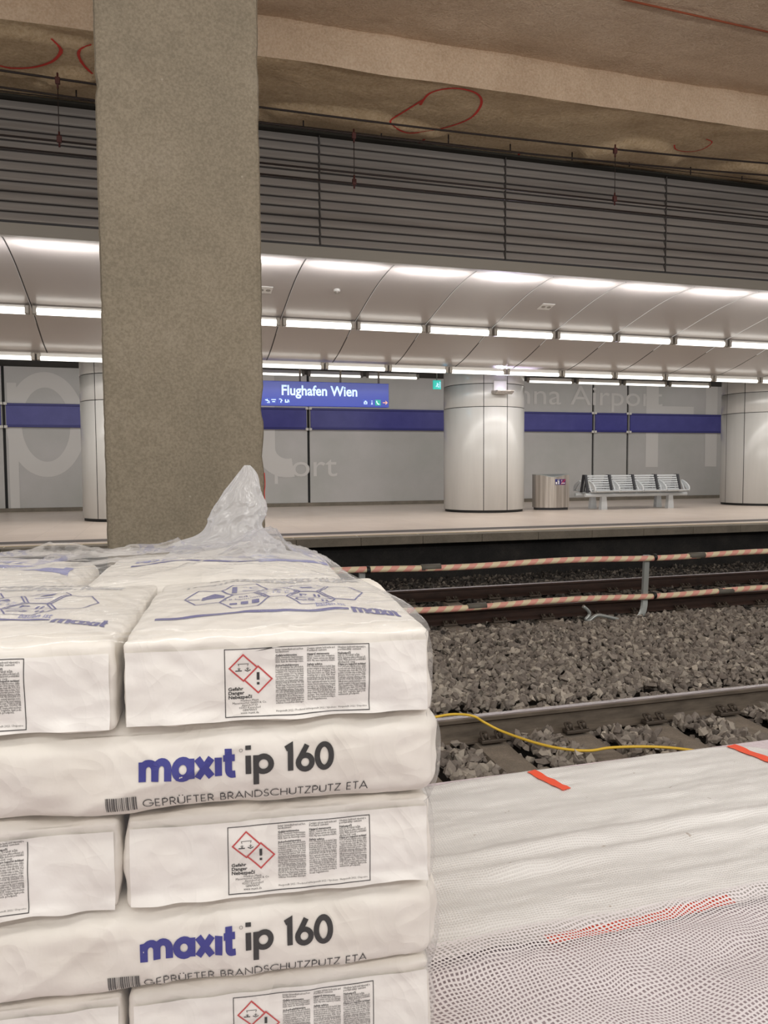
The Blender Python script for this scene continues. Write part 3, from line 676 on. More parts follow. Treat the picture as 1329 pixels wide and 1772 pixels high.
root = tag(m.build('ceiling_cable'), 'thin dark cable strung under the soffit just above the louvers', 'cable')
for px_, py_ in ((132, 166), (525, 217), (660, 235), (776, 245), (883, 261), (990, 275), (1089, 286), (1195, 300), (1284, 309)):
    q = at_z(px_, py_, 5.8); m = MB(); m.tube([(q.x, q.y, 5.78), (q.x, q.y, 5.9)], .01, 'wire_dark', 6); m.build('clip', root)

# ------------------------------------------------------------------ bench and bin
bx0, bx1 = 10.2, 12.88; bp_ = (bx1 - bx0)/4
bn = empty('platform_bench', ((bx0 + bx1)/2, 16.85, 0), 0, 'grey slatted double-sided metal bench with curved armrests on the far platform', 'bench')
hw = (bx1 - bx0)/2
for sy in (-1, 1):
    m = MB(); m.tube([(-hw - .12, sy*.24, .36), (hw + .12, sy*.24, .36)], .045, 'bench_gray', 12); m.build('beam', bn)
    for sx in (-1, 1):
        m = MB(); c_ = sx*(hw - .38); m.geo([(c_ + a*.085, sy*.24 + b*.06, 0) for a, b in ((-1, -1), (1, -1), (1, 1), (-1, 1))] + [(c_ + a*.06, sy*.24 + b*.05, .35) for a, b in ((-1, -1), (1, -1), (1, 1), (-1, 1))], [(0, 1, 2, 3), (4, 5, 6, 7), (0, 1, 5, 4), (1, 2, 6, 5), (2, 3, 7, 6), (3, 0, 4, 7)], 'bench_gray'); m.build('leg', bn)
    for i in range(4):
        xa, xb = -hw + bp_*i + .045, -hw + bp_*(i + 1) - .045
        m = MB()
        for k in range(5):
            y = sy*(.16 + .082*k); z = .43 + (.02 if k == 4 else 0) - .012*abs(k - 2) + .01*k
            m.box((xa - .02, y - .036, z - .012), (xb + .02, y + .036, z + .012), 'bench_gray', bev=.006)
        m.build('seat', bn)
        m = MB()
        for k in range(7):
            z = .47 + .056*k; y = sy*(.15 - .018*k)
            m.box((xa, y - .012, z), (xb, y + .012, z + .04), 'bench_gray', bev=.005)
        for xx in (xa + .03, xb - .03): m.prism([(sy*.15 - sy*.02, .44), (sy*.15, .44), (sy*.04, .85), (sy*.04 - sy*.02, .85)], 'x', xx - .012, xx + .012, 'bench_dark')
        m.build('backrest', bn)
    for i in range(5):
        x = -hw + bp_*i; m = MB()
        out = [(sy*(.2 + .28*(1 - math.cos(a))/2*2*.75 if False else .22 + .16*math.sin(a) + .06), .47 + .2*(1 - math.cos(a))/2) for a in np.linspace(0, PI, 9)]
        pts = spl([(sy*.48, .44), (sy*.5, .5), (sy*.46, .58), (sy*.34, .66), (sy*.2, .7), (sy*.26, .56), (sy*.32, .44)], 5)
        prev = None
        m.tube([(x, a, b) for a, b in pts], .02, 'bench_gray', 8)
        m.prism(spl([(sy*.485, .46), (sy*.49, .52), (sy*.45, .6), (sy*.33, .66), (sy*.21, .69), (sy*.3, .6), (sy*.4, .5)], 4), 'x', x - .012, x + .012, 'bench_gray')
        m.build('armrest', bn)
        m = MB(); m.prism([(sy*.13, .42), (sy*.17, .42), (sy*.06, .86), (sy*.02, .86)], 'x', x - .028, x + .028, 'bench_dark'); m.build('divider', bn)
b0 = at_y(957, 882, 17.0)
bi = empty('litter_bin', (b0.x, 17.1, 0), math.radians(-14), 'brushed steel litter bin with dished lid beside the bench', 'bin')
prof = [(-.42, .22), (-.42, -.12)] + [(x, -.12 - .14*math.cos(x/.42*PI/2)) for x in np.linspace(-.42, .42, 11)[1:-1]] + [(.42, -.12), (.42, .22)]
m = MB(); m.prism([(a*.93, b*.9) for a, b in prof], 'z', 0, .06, 'bench_dark'); m.build('plinth', bi)
n = len(prof); dip = lambda x, y: .86 - (.06*math.cos(x/.3*PI/2) if abs(x) < .3 and y < 0 else 0)
m = MB(); vs = [(a, b, .06) for a, b in prof] + [(a, b, dip(a, b)) for a, b in prof]
m.geo(vs, [(i, (i + 1) % n, n + (i + 1) % n, n + i) for i in range(n)] + [tuple(range(n))], 'steel_brushed'); m.build('body', bi)
m = MB(); vs = [(a*1.01, b*1.01, dip(a, b) + .004) for a, b in prof] + [(a*1.01, b*1.01, dip(a, b) + .02) for a, b in prof] + [(0, .0, .80), (0, 0, .83)]
m.geo(vs, [(i, (i + 1) % n, n + (i + 1) % n, n + i) for i in range(n)] + [(n + i, n + (i + 1) % n, 2*n + 1) for i in range(n)], 'galvanised'); m.build('lid', bi)
for k, (x, mt) in enumerate(((.03, 'sticker_blue'), (.17, 'sticker_purple'))):
    yy = lambda x: -.12 - .14*math.cos(x/.42*PI/2) - .004
    m = MB(); m.geo([(x, yy(x), .62), (x + .14, yy(x + .14), .62), (x + .14, yy(x + .14), .76), (x, yy(x), .76)], [(0, 1, 2, 3)], mt)
    g = MB()
    if k == 0: stroke(g, [(x + .09, .635), (x + .09, .72)], .03, 'sticker_white'); stroke(g, [(x + .09, .735), (x + .09, .75)], .022, 'sticker_white'); stroke(g, [(x + .03, .635), (x + .03, .69)], .035, 'sticker_white'); stroke(g, [(x + .06, .715), (x + .085, .715)], .015, 'sticker_white')
    else: stroke(g, [(x + .02, .66), (x + .12, .66)], .018, 'sticker_white'); stroke(g, [(x + .01, .63), (x + .13, .75)], .014, 'sticker_red'); stroke(g, [(x + .03, .7), (x + .03, .74)], .012, 'sticker_white')
    for f, mi in zip(g.f, g.m): m.geo([(g.v[i][0], yy(g.v[i][0]) - .003, g.v[i][2]) for i in f], [tuple(range(len(f)))], g.mats[mi])
    m.build('sticker', bi)

# ------------------------------------------------------------------ tracks
RAILP = [(-.07, 0), (.07, 0), (.07, .012), (.012, .035), (.009, .12), (.034, .13), (.036, .152), (.026, .16), (-.026, .16), (-.036, .152), (-.034, .13), (-.009, .12), (-.012, .035), (-.07, .012)]
def rail(Y, ztop, mat, label):
    root = empty('rail', (0, Y, ztop - .16), 0, label, 'rail', 'steel rails')
    m = MB(); m.prism(RAILP, 'x', -6, 18, mat); m.build('rail_body', root)
    m = MB(); m.prism([(-.032, .15), (.032, .15), (.03, .158), (.024, .1615), (-.024, .1615), (-.03, .158)], 'x', -6, 18, 'rail_top'); m.build('running_surface', root)
    return root
rail(4.55, -.56, 'rail_rust', 'rust brown rail with polished head nearest to the white mesh sheet')
rail(3.06, -.54, 'rail_rust', 'rail close under the near platform edge, hidden by the white sheet')
rail(8.0, -.54, 'rail_dark_rust', 'dark rust rail right behind the lower striped tube')
rail(9.48, -.54, 'rail_dark_rust', 'far dark rail with bright shiny head below the far platform wall')
def make_sleeper(mat='sleeper_concrete'):
    root = empty('concrete_sleeper', (0, 0, 0), 0, '', 'sleeper')
    L = 1.22; w0, w1, hh = .14, .1, .14
    m = MB(); yy = [-L, -.95, -.45, .45, .95, L]; zz = [0, 0, -.03, -.03, 0, 0]; vs = []
    for y, z in zip(yy, zz): vs += [(-w0, y, -hh), (w0, y, -hh), (w1, y, z), (-w1, y, z)]
    m.geo(vs, [(0, 1, 2, 3), (20, 21, 22, 23)] + [(4*i + k, 4*i + (k + 1) % 4, 4*i + 4 + (k + 1) % 4, 4*i + 4 + k) for i in range(5) for k in range(4)], mat); m.build('block', root)
    for y in (-.72, .74):
        for s_ in (-1, 1):
            m = MB(); yb = y + s_*.11
            m.box((-.085, yb - .035, -.002), (.085, yb + .035, .022), 'clip_steel', bev=.006)
            for x in (-.05, .05):
                m.tube(spl([(x - .02, yb + s_*.03, .02), (x - .02, yb - s_*.02, .05), (x, yb - s_*.045, .045), (x + .02, yb - s_*.02, .05), (x + .02, yb + s_*.03, .02)], 4), .009, 'clip_steel', 6)
                m.tube([(x, yb + s_*.01, .02), (x, yb + s_*.01, .062)], .013, 'clip_steel', 6)
            m.build('rail_clip', root)
    return root
sl = make_sleeper(); SZ = -.7
xs_ = [1.43 + .605*i for i in range(-2, 7)]
slab = ['sleeper hidden behind the sack stack, second from it', 'sleeper hidden just behind the sack stack', 'sleeper almost hidden at the right side of the sack stack', 'first full concrete sleeper right of the sack stack, under the yellow cable', 'second full concrete sleeper right of the sack stack, cable across it', 'third full concrete sleeper from the sack stack, at the middle', 'fourth full concrete sleeper from the sack stack, near the right edge', 'sleeper at the right edge beyond the sheet', 'sleeper just outside the right edge']
for i, x in enumerate(xs_):
    if i == 0: sl.location = (x, 3.81, SZ); sl['label'] = slab[0]; sl['group'] = 'concrete sleepers of the near track'
    else: dup(sl, (x, 3.81, SZ), slab[i])
fs = make_sleeper(); fx = [1.9 + .605*i for i in range(0, 16)]
for i, x in enumerate(fx):
    lab = 'far track sleeper, ' + ('hidden behind the sack stack' if x < 2.3 else f'{ORD[min(i - 1, 11)]} to the right of the sack stack' if i < 12 else f'beyond the right edge, {ORD[i - 12]}')
    if i == 0: fs.location = (x, 8.74, SZ); fs['label'] = lab; fs['group'] = 'sleepers of the far track'
    else: dup(fs, (x, 8.74, SZ), lab)
# ballast stones (uncountable)
def stone_protos(n):
    out = []
    for _ in range(n):
        bm = bmesh.new()
        for k in range(11):
            d = Vector(rng.normal(size=3)); d.normalize(); bm.verts.new(d*(.85 + .3*rng.random()))
        r = bmesh.ops.convex_hull(bm, input=bm.verts[:])
        bmesh.ops.delete(bm, geom=[v for v in bm.verts if not v.link_faces], context='VERTS'); bm.verts.index_update()
        out.append((np.array([v.co[:] for v in bm.verts]), [[v.index for v in f.verts] for f in bm.faces])); bm.free()
    return out
PR = stone_protos(14)
def ballast(name, pts, size, mat, label):
    V = []; Fc = []; b = 0
    for p in pts:
        v, f = PR[rng.integers(len(PR))]; s_ = size*(.65 + .75*rng.random()**1.5); q = rng.normal(size=4); q /= np.linalg.norm(q)
        a, bb, c, d = q
        Rm = np.array([[1 - 2*(c*c + d*d), 2*(bb*c - a*d), 2*(bb*d + a*c)], [2*(bb*c + a*d), 1 - 2*(bb*bb + d*d), 2*(c*d - a*bb)], [2*(bb*d - a*c), 2*(c*d + a*bb), 1 - 2*(bb*bb + c*c)]])
        V.append((v*np.array([1.1, .85, .65])*s_) @ Rm.T + p); Fc += [[i + b for i in t_] for t_ in f]; b += len(v)
    me = bpy.data.meshes.new(name); me.from_pydata(np.concatenate(V).tolist(), [], Fc); me.materials.append(MATS[mat])
    o = bpy.data.objects.new(name, me); COL.objects.link(o); return tag(o, label, 'gravel', kind='stuff')
def scatter(y0, y1, dens, zf, x0=-.6, slope=.97):
    n = int(dens*(y1 - y0)*(slope*(y0 + y1)/2 + 1.0)*1.05); out = []
    for _ in range(n):
        y = y0 + (y1 - y0)*rng.random(); x = x0 + (slope*y + 1.0 - x0)*rng.random()
        z = zf(x, y)
        if z is not None: out.append((x, y, z))
    return np.array(out)
def near_gap(x, y):             # between the sleepers of the near track, heaped below their tops
    if abs(y - 4.56) < .1: z = -.75
    else: z = -.705
    d = min(abs(x - s_) for s_ in xs_)
    if d < .15 and 2.6 < y < 5.03: return None if d < .125 else (x, y, -.76)[2]
    return z + .02*noise.noise((x*3, y*3, 0)) + .015*rng.normal()
def between(x, y):
    z = -.66 - .06*max(0, (y - 6.6)/1.2) + .03*noise.noise((x*1.5, y*1.5, 2)); 
    if y < 5.0: z = -.7
    return z + .014*rng.normal()
pts = np.concatenate([scatter(2.6, 4.66, 1000, near_gap), scatter(4.66, 7.75, 640, between)])
ballast('track_ballast', pts, .037, 'ballast_gray', 'grey crushed stone ballast around the near track and between the tracks')
def dark(x, y):
    d = min(abs(x - s_) for s_ in fx)
    if d < .16 and 7.6 < y < 9.9: return None
    if abs(y - 8) < .09 or abs(y - 9.48) < .09: return -.76
    return -.73 + .03*noise.noise((x*2, y*2, 4)) + .015*rng.normal()
ballast('track_ballast', scatter(7.6, 11.5, 420, dark, .2), .036, 'ballast_black', 'dark dirty ballast along the far track')
# yellow cable over the rail
m = MB(); P = [at_z(x, y, z) for x, y, z in ((700, 1252, -.56), (752, 1241, -.53), (785, 1236, -.53), (818, 1239, -.53), (838, 1250, -.58), (870, 1266, -.63), (925, 1285, -.64), (975, 1296, -.642), (1020, 1299, -.642), (1055, 1294, -.642), (1110, 1292, -.642), (1160, 1294, -.655), (1210, 1300, -.65))]
m.tube(spl([tuple(p) for p in P], 8), .0085, 'cable_yellow', 8); tag(m.build('yellow_cable'), 'thin yellow cable lying over the near rail and sleepers', 'cable')

# ------------------------------------------------------------------ striped barrier
def barrier_tube(z, label, sleeves):
    root = empty('barrier_tube', (0, 7.65, z), 0, label, 'barrier tube', 'red and white striped barrier tubes')
    m = MB(); m.tube([(-1.5 + .25*i, 0, .012*math.sin(i*.6)) for i in range(58)], .033, 'tube_stripes', 12); m.build('tube', root)
    for x in sleeves:
        m = MB(); m.tube([(x - .11, 0, .0), (x + .11, 0, .0)], .037, 'tape_gray', 12); m.build('tape_sleeve', root)
    for x in (2.1, 5.56):
        m = MB(); m.tube([(x - .018, 0, 0), (x + .018, 0, 0)], .043, 'black_plastic', 12); m.build('clamp', root)
barrier_tube(-.004, 'upper red and white striped barrier tube between the tracks', (2.79, 6.14))
barrier_tube(-.452, 'lower red and white striped barrier tube in front of the dark rail', (3.32, 6.56))
def post(x, label, zig):
    root = empty('barrier_post', (x, 7.7, -.78), 0, label, 'post', 'galvanised barrier posts')
    m = MB(); path = [(.02, .0, .8), (.0, 0, .34), (-.02, -.02, .2), (-.08, -.05, .1), (-.22, -.1, .0)]
    for w_ in (0,):
        pp = spl(path, 5)
        vs = []
        for i, p in enumerate(pp):
            p = Vector(p); d = (Vector(pp[min(i + 1, len(pp) - 1)]) - Vector(pp[max(i - 1, 0)])).normalized(); s_ = d.cross(Vector((0, 1, 0))).normalized()
            vs += [p + s_*.032 + Vector((0, -.02, 0)), p - s_*.032 + Vector((0, -.02, 0)), p - s_*.032 + Vector((0, .02, 0)), p + s_*.032 + Vector((0, .02, 0))]
        n = len(pp); m.geo(vs, [(4*i + k, 4*i + (k + 1) % 4, 4*i + 4 + (k + 1) % 4, 4*i + 4 + k) for i in range(n - 1) for k in range(4)] + [(0, 1, 2, 3), (4*n - 4, 4*n - 3, 4*n - 2, 4*n - 1)], 'galvanised')
    m.build('upright', root)
    m = MB(); m.box((.03 - .05, -.05, .755), (.06, .02, .8), 'galvanised', bev=.005); m.build('top_hook', root)
    if zig:
        q = [at_y(a, b, 7.55) - Vector((x, 7.7, -.78)) for a, b in ((1098, 1079), (1070, 1072), (1040, 1065), (1030, 1066), (1020, 1074), (1014, 1072), (1020, 1064), (1018, 1057), (1009, 1049))]
        m = MB(); m.tube(spl([tuple(p) for p in q], 4), .021, 'galvanised', 6); m.build('foot_bar', root)
post(5.47, 'galvanised barrier post with bent foot and zigzag bar, right', True)
post(2.03, 'galvanised barrier post just right of the sack stack top', False)

# ------------------------------------------------------------------ white mesh sheet and netting on the near platform
def sheet_z(x, y):
    z = .01 + .008*noise.noise((x*1.4, y*5, 1)) + .008*max(0, noise.noise((x*2.2, y*9, 4)))
    for y0, a, wd in ((1.86, .018, .035), (1.78, .014, .03), (2.02, .008, .06), (1.62, .008, .05)):
        yy = y0 + .05*noise.noise((x*1.1, y0, 0)) - .02*x
        z += a*math.exp(-((y - yy)/wd)**2)*(1 + .5*noise.noise((x*6, y0, 3)))
    z += .004*noise.noise((x*4, y*26, 2)) + .003*noise.noise((x*11, y*34, 7))
    return z + .006
sh = empty('mesh_sheet', (0, 0, 0), 0, 'white woven mesh sheeting spread over the near platform edge, right of the sacks', 'sheet')
m = MB(); NU, NV = 260, 130; SXA, SXB = -.2, 3.6
def sheet(a, b):
    x = SXA + (SXB - SXA)*a; edge = 2.315 + .006*noise.noise((x*3, 0, 0)) - .13*max(0, min(1, (x - 2.04)/.16))**1.3
    y = 1.462 + .012*noise.noise((x*5, 3, 0)) + (edge - 1.462)*min(1, b/.93); z = sheet_z(x, y)
    if b > .93: k = (b - .93)/.07; z -= .16*k; y += .012*math.sin(k*PI/2)
    return (x, y, z)
m.grid(NU, NV, sheet, 'mesh_sheet'); o = m.build('fabric', sh)
uv = o.data.uv_layers.new(name='UVMap'); co = np.zeros(len(o.data.vertices)*3); o.data.vertices.foreach_get('co', co); co = co.reshape(-1, 3)
li = np.zeros(len(o.data.loops), dtype=int); o.data.loops.foreach_get('vertex_index', li); uv.data.foreach_set('uv', co[li][:, :2].astype(np.float32).ravel())
def tape(p, q, wd, par):
    m = MB(); p = Vector((*p, 0)); q = Vector((*q, 0)); d = (q - p); s_ = Vector((-d.y, d.x, 0)).normalized()*wd/2
    def g(a, b):
        c = p + d*a + s_*(2*b - 1)*(1 + .15*noise.noise((a*9, b, 1))); return (c.x, c.y, sheet_z(c.x, c.y) + .004)
    m.grid(max(8, int(d.length*60)), 4, g, 'stripe_orange'); return m.build('orange_stripe', par)
tape((1.2, 2.305), (1.245, 2.145), .036, sh); tape((2.02, 2.31), (2.05, 2.06), .045, sh)
tape((.80, 1.455), (1.30, 1.475), .03, sh)
nt = MB()
def net(a, b):
    x = -.2 + 3.2*a; y = .75 + (1.50 - .75)*b + .012*noise.noise((x*3, 0, 7)); z = .03 + .022*noise.noise((x*2.2 + y*1.2, y*3, 8)) + .012*noise.noise((x*7, y*7, 2)) + .05*max(0, noise.noise((x*1.3 - y*2, y*1.5, 5)))
    k = max(0, min(1, (y - 1.3)/.15)); return (x, y, max(.012, z)*(1 - k) + (sheet_z(x, y) + .012)*k)
nt.grid(200, 80, net, 'netting'); o = nt.build('open_netting')
uv = o.data.uv_layers.new(name='UVMap'); co = np.zeros(len(o.data.vertices)*3); o.data.vertices.foreach_get('co', co); co = co.reshape(-1, 3)
a_ = math.radians(-9); rot = np.stack([co[:, 0]*math.cos(a_) - co[:, 1]*math.sin(a_), co[:, 0]*math.sin(a_) + co[:, 1]*math.cos(a_)], 1)
li = np.zeros(len(o.data.loops), dtype=int); o.data.loops.foreach_get('vertex_index', li); uv.data.foreach_set('uv', rot[li].astype(np.float32).ravel())
tag(o, 'loose open white netting with square holes in the lower right foreground', 'netting')

# ------------------------------------------------------------------ sacks on a pallet under film
PA = math.radians(-6.6); P0 = CAM + ray(480, 1245)*1.105
EX = Vector((math.cos(PA), math.sin(PA), 0)); EY = Vector((-math.sin(PA), math.cos(PA), 0))
def pw(u, v, z): p = P0 + EX*u + EY*v; return Vector((p.x, p.y, z))
def rounded(mb, a, b, c, r, n, mat, bulge=(.0, .0, .0), amp=.003, seed=0, open_bottom=False, extra=None, sc=9):
    """a soft block: half sizes a,b, height c, corner radius r, faces swelling outward by bulge"""
    nx, ny, nz = n
    def shape(p):
        x, y, z = p; hz = c/2; z -= hz
        q = Vector((max(-a + r, min(a - r, x)), max(-b + r, min(b - r, y)), max(-hz + r, min(hz - r, z))))
        d = Vector((x, y, z)) - q; l = d.length; o = q + (d/l*r if l > 1e-9 else d)
        wx = 1 - min(1, abs(x)/a)**2; wy = 1 - min(1, abs(y)/b)**2; wz = 1 - min(1, abs(z)/hz)**2
        if abs(x) >= a - 1e-6: o.x += math.copysign(bulge[0]*wy**.6*wz, x)
        if abs(y) >= b - 1e-6: o.y += math.copysign(bulge[1]*wx**.35*wz, y)
        if abs(z) >= hz - 1e-6: o.z += math.copysign(bulge[2]*wx**.6*wy**.6, z) if z > 0 else 0
        o.z += hz
        nn = Vector((x/a if abs(x) >= a - 1e-6 else 0, y/b if abs(y) >= b - 1e-6 else 0, z/hz if abs(z) >= hz - 1e-6 else 0))
        if nn.length: nn.normalize()
        s_ = Vector((o.x*sc + seed*7.1, o.y*sc, o.z*sc*1.6))
        o += nn*amp*(noise.fractal(s_, 1, 2, 3) + .8*(abs(noise.noise(s_*.7 + Vector((3, 1, 8)))) - .3))
        if extra: o = extra(o, nn)
        return o
    faces = [(nx, nz, lambda i, j: (-a + 2*a*i, -b, c*j)), (nx, nz, lambda i, j: (a - 2*a*i, b, c*j)), (ny, nz, lambda i, j: (a, -b + 2*b*i, c*j)), (ny, nz, lambda i, j: (-a, b - 2*b*i, c*j)), (nx, ny, lambda i, j: (-a + 2*a*i, -b + 2*b*j, c))]
    if not open_bottom: faces.append((nx, ny, lambda i, j: (-a + 2*a*i, b - 2*b*j, 0)))
    for nu, nv, fn in faces: mb.grid(nu, nv, lambda i, j: shape(fn(i, j)), mat)
    return mb
def weld(o):
    bm = bmesh.new(); bm.from_mesh(o.data); bmesh.ops.remove_doubles(bm, verts=bm.verts[:], dist=1e-5); bmesh.ops.recalc_face_normals(bm, faces=bm.faces[:])
    bm.to_mesh(o.data); bm.free(); return o
def project(mb, bvh, mode, off=.0008):
    """lay a flat print (in x,z) on the front face of a sack, or (mode top) on its upper face"""
    cache = {}; out = []
    for v in mb.v:
        if mode == 'front': h = bvh.ray_cast(Vector((v[0], -1, v[2])), Vector((0, 1, 0))); 
        else: h = bvh.ray_cast(Vector((v[0], v[2], 1)), Vector((0, 0, -1)))
        if h[0] is None or (mode == 'front' and h[1].y > -.3): h = bvh.find_nearest(Vector((v[0], -.5, v[2])) if mode == 'front' else Vector((v[0], v[2], .5)))
        p = h[0] if h[0] is not None else Vector((v[0], -.33, v[2]))
        out.append(tuple(p + (h[1]*off if h[1] is not None else Vector((0, -off, 0)))))
    mb.v = out; return mb
DE = 'Gefahrenhinweise|H315: Verursacht Hautreizungen.|H318: Verursacht schwere Augenschäden.|H335: Kann die Atemwege reizen.||Sicherheitshinweise|P101: Ist ärztlicher Rat erforderlich,|Verpackung oder Kennzeichnungsetikett|bereithalten. P102: Darf nicht in die Hände|von Kindern gelangen. P103: Vor Gebrauch|Kennzeichnungsetikett lesen. P261: Staub|oder Nebel nicht einatmen. P280: Schutz-|handschuhe und Augenschutz tragen.|P305+P351+P338: BEI KONTAKT MIT DEN|AUGEN: Einige Minuten lang behutsam mit|Wasser spülen. Vorhandene Kontaktlinsen|nach Möglichkeit entfernen. Weiter spülen.|P310: Sofort GIFTINFORMATIONSZENTRUM|oder Arzt anrufen. P302+P352: BEI KONTAKT|MIT DER HAUT: Mit viel Wasser waschen.|P332+P313: Bei Hautreizung: Ärztlichen|Rat einholen. P501: Inhalt gemäß den|örtlichen Vorschriften entsorgen.'
EN = 'Hazard statements|H315: Causes skin irritation.|H318: Causes serious eye damage.|H335: May cause respiratory irritation.||Safety advice|P101: If medical advice is needed, have|product container or label at hand. P102:|Keep out of reach of children. P103:|Read label before use. P261: Avoid|breathing dust or spray. P280: Wear|protective gloves and eye protection.|P305+P351+P338: IF IN EYES:|Rinse cautiously with water for several|minutes. Remove contact lenses, if present|and easy to do. Continue rinsing. P310:|Immediately call a POISON CENTER or|doctor. P302+P352: IF ON SKIN: Wash with|plenty of water. P332+P313: If skin irritation|occurs: Get medical advice.|P501: Dispose of contents according to|local regulations.'
CZ = 'Nebezpečí|H315: Dráždí kůži.|H318: Způsobuje vážné poškození očí.|H335: Může způsobit podráždění|dýchacích cest.|Pokyny pro bezpečné zacházení|P101: Je-li nutná lékařská pomoc, mějte|po ruce obal nebo štítek výrobku. P102:|Uchovávejte mimo dosah dětí. P103: Před|použitím si přečtěte údaje na štítku. P261:|Zamezte vdechování prachu. P280:|Používejte ochranné rukavice a brýle.|P305+P351+P338: PŘI ZASAŽENÍ OČÍ:|Několik minut opatrně vyplachujte vodou.|Vyjměte kontaktní čočky, jsou-li nasazeny.|P310: Okamžitě volejte TOXIKOLOGICKÉ|STŘEDISKO nebo lékaře. P302+P352: PŘI|STYKU S KŮŽÍ: Omyjte velkým množstvím|vody. P501: Odstraňte obsah podle|místních předpisů.'
def label_print(x0, x1, z0, z1, cols=(0, 1, 2), left=True):
    k = MB(); w_, h_ = x1 - x0, z1 - z0
    def R(a, b): return (x0 + a*w_, z0 + b*h_)
    stroke(k, [R(0, 0), R(1, 0), R(1, 1), R(0, 1), R(0, 0)], .0011, 'print_black', .006)
    if left:
        s_ = .094*w_
        for c in (R(.125, .72), R(.225, .535)):
            stroke(k, [(c[0], c[1] - s_), (c[0] + s_, c[1]), (c[0], c[1] + s_), (c[0] - s_, c[1]), (c[0], c[1] - s_)], .0021, 'print_red', .006)
        c = R(.225, .535); stroke(k, [(c[0], c[1] - .0005), (c[0], c[1] + .0105)], .0038, 'print_black'); stroke(k, [(c[0], c[1] - .0075), (c[0], c[1] - .004)], .0036, 'print_black')
        c = R(.125, .72); stroke(k, [(c[0] - .011, c[1] - .004), (c[0] - .002, c[1] - .004)], .0014, 'print_black'); stroke(k, [(c[0] + .002, c[1] - .003), (c[0] + .006, c[1] - .005), (c[0] + .01, c[1] - .003)], .0012, 'print_black')
        stroke(k, [(c[0] - .006, c[1] + .003), (c[0] - .007, c[1] + .006), (c[0] + .007, c[1] + .006), (c[0] + .006, c[1] + .003)], .0007, 'print_black')
        for dx in (-.006, .006):
            stroke(k, [(c[0] + dx, c[1] + .001), (c[0] + dx, c[1] - .003)], .0008, 'print_black'); stroke(k, [(c[0] + dx - .002, c[1]), (c[0] + dx, c[1] - .003), (c[0] + dx + .002, c[1])], .0005, 'print_black')
        for i, s2 in enumerate(('Gefahr', 'Danger', 'Nebezpečí')): q = R(.02, .385 - .062*i); type_mesh(k, s2, q[0], q[1], .0068, 'print_black', .00018, sx=1.1)
        for i, s2 in enumerate(('Franken Maxit', 'Mauermörtel GmbH & Co.', 'Azendorf 63', '95359 Kasendorf', 'GERMANY', 'www.maxit.de')): q = R(.165, .215 - .036*i); type_mesh(k, s2, q[0], q[1], .0044, 'print_thin', 0, 'CENTER', 1)
    heads = ('Enthält Calciumdihydroxid und Port-|landzement', 'Contains calcium hydroxide and|Portland cement', 'Obsahuje hydroxid vápenatý a|portlandský cement')
    for ci in cols:
        cx = (.345, .565, .78)[ci]; y = .945
        body = heads[ci].split('|') + [''] + (DE, EN, CZ)[ci].split('|')
        for ln in body:
            if ln:
                q = R(cx, y); hd = ln in ('Gefahrenhinweise', 'Sicherheitshinweise', 'Hazard statements', 'Safety advice', 'Pokyny pro bezpečné zacházení', 'Nebezpečí')
                t_ = MB(); type_mesh(t_, ln, 0, 0, .0042, 'print_black', .00012 if hd else .00004, res=1)
                mx = max(v[0] for v in t_.v); sx = min(1.0, .195*w_/mx)
                k.geo([(q[0] + v[0]*sx, 0, q[1] + v[2]) for v in t_.v], t_.f, 'print_black' if hd else 'print_thin')
            y -= .0325 if ln else .022
        q = R(cx, .045); type_mesh(k, ('Hergestellt 2022 / Produced in', 'Hergestellt 2022 / Vyrobeno', 'Hergestellt 2022 / Dispozice')[ci], q[0], q[1], .0036, 'print_thin', 0, res=1)
    return k
def maxit(mb, x, z, h, wt, mat, slope=0.0, length=None): return word(mb, 'maxıt', x, z, h, wt, mat, slope=slope, length=length)
LAYZ = [(.690, .122), (.565, .124), (.432, .128), (.307, .124), (.182, .124), (.06, .12)]
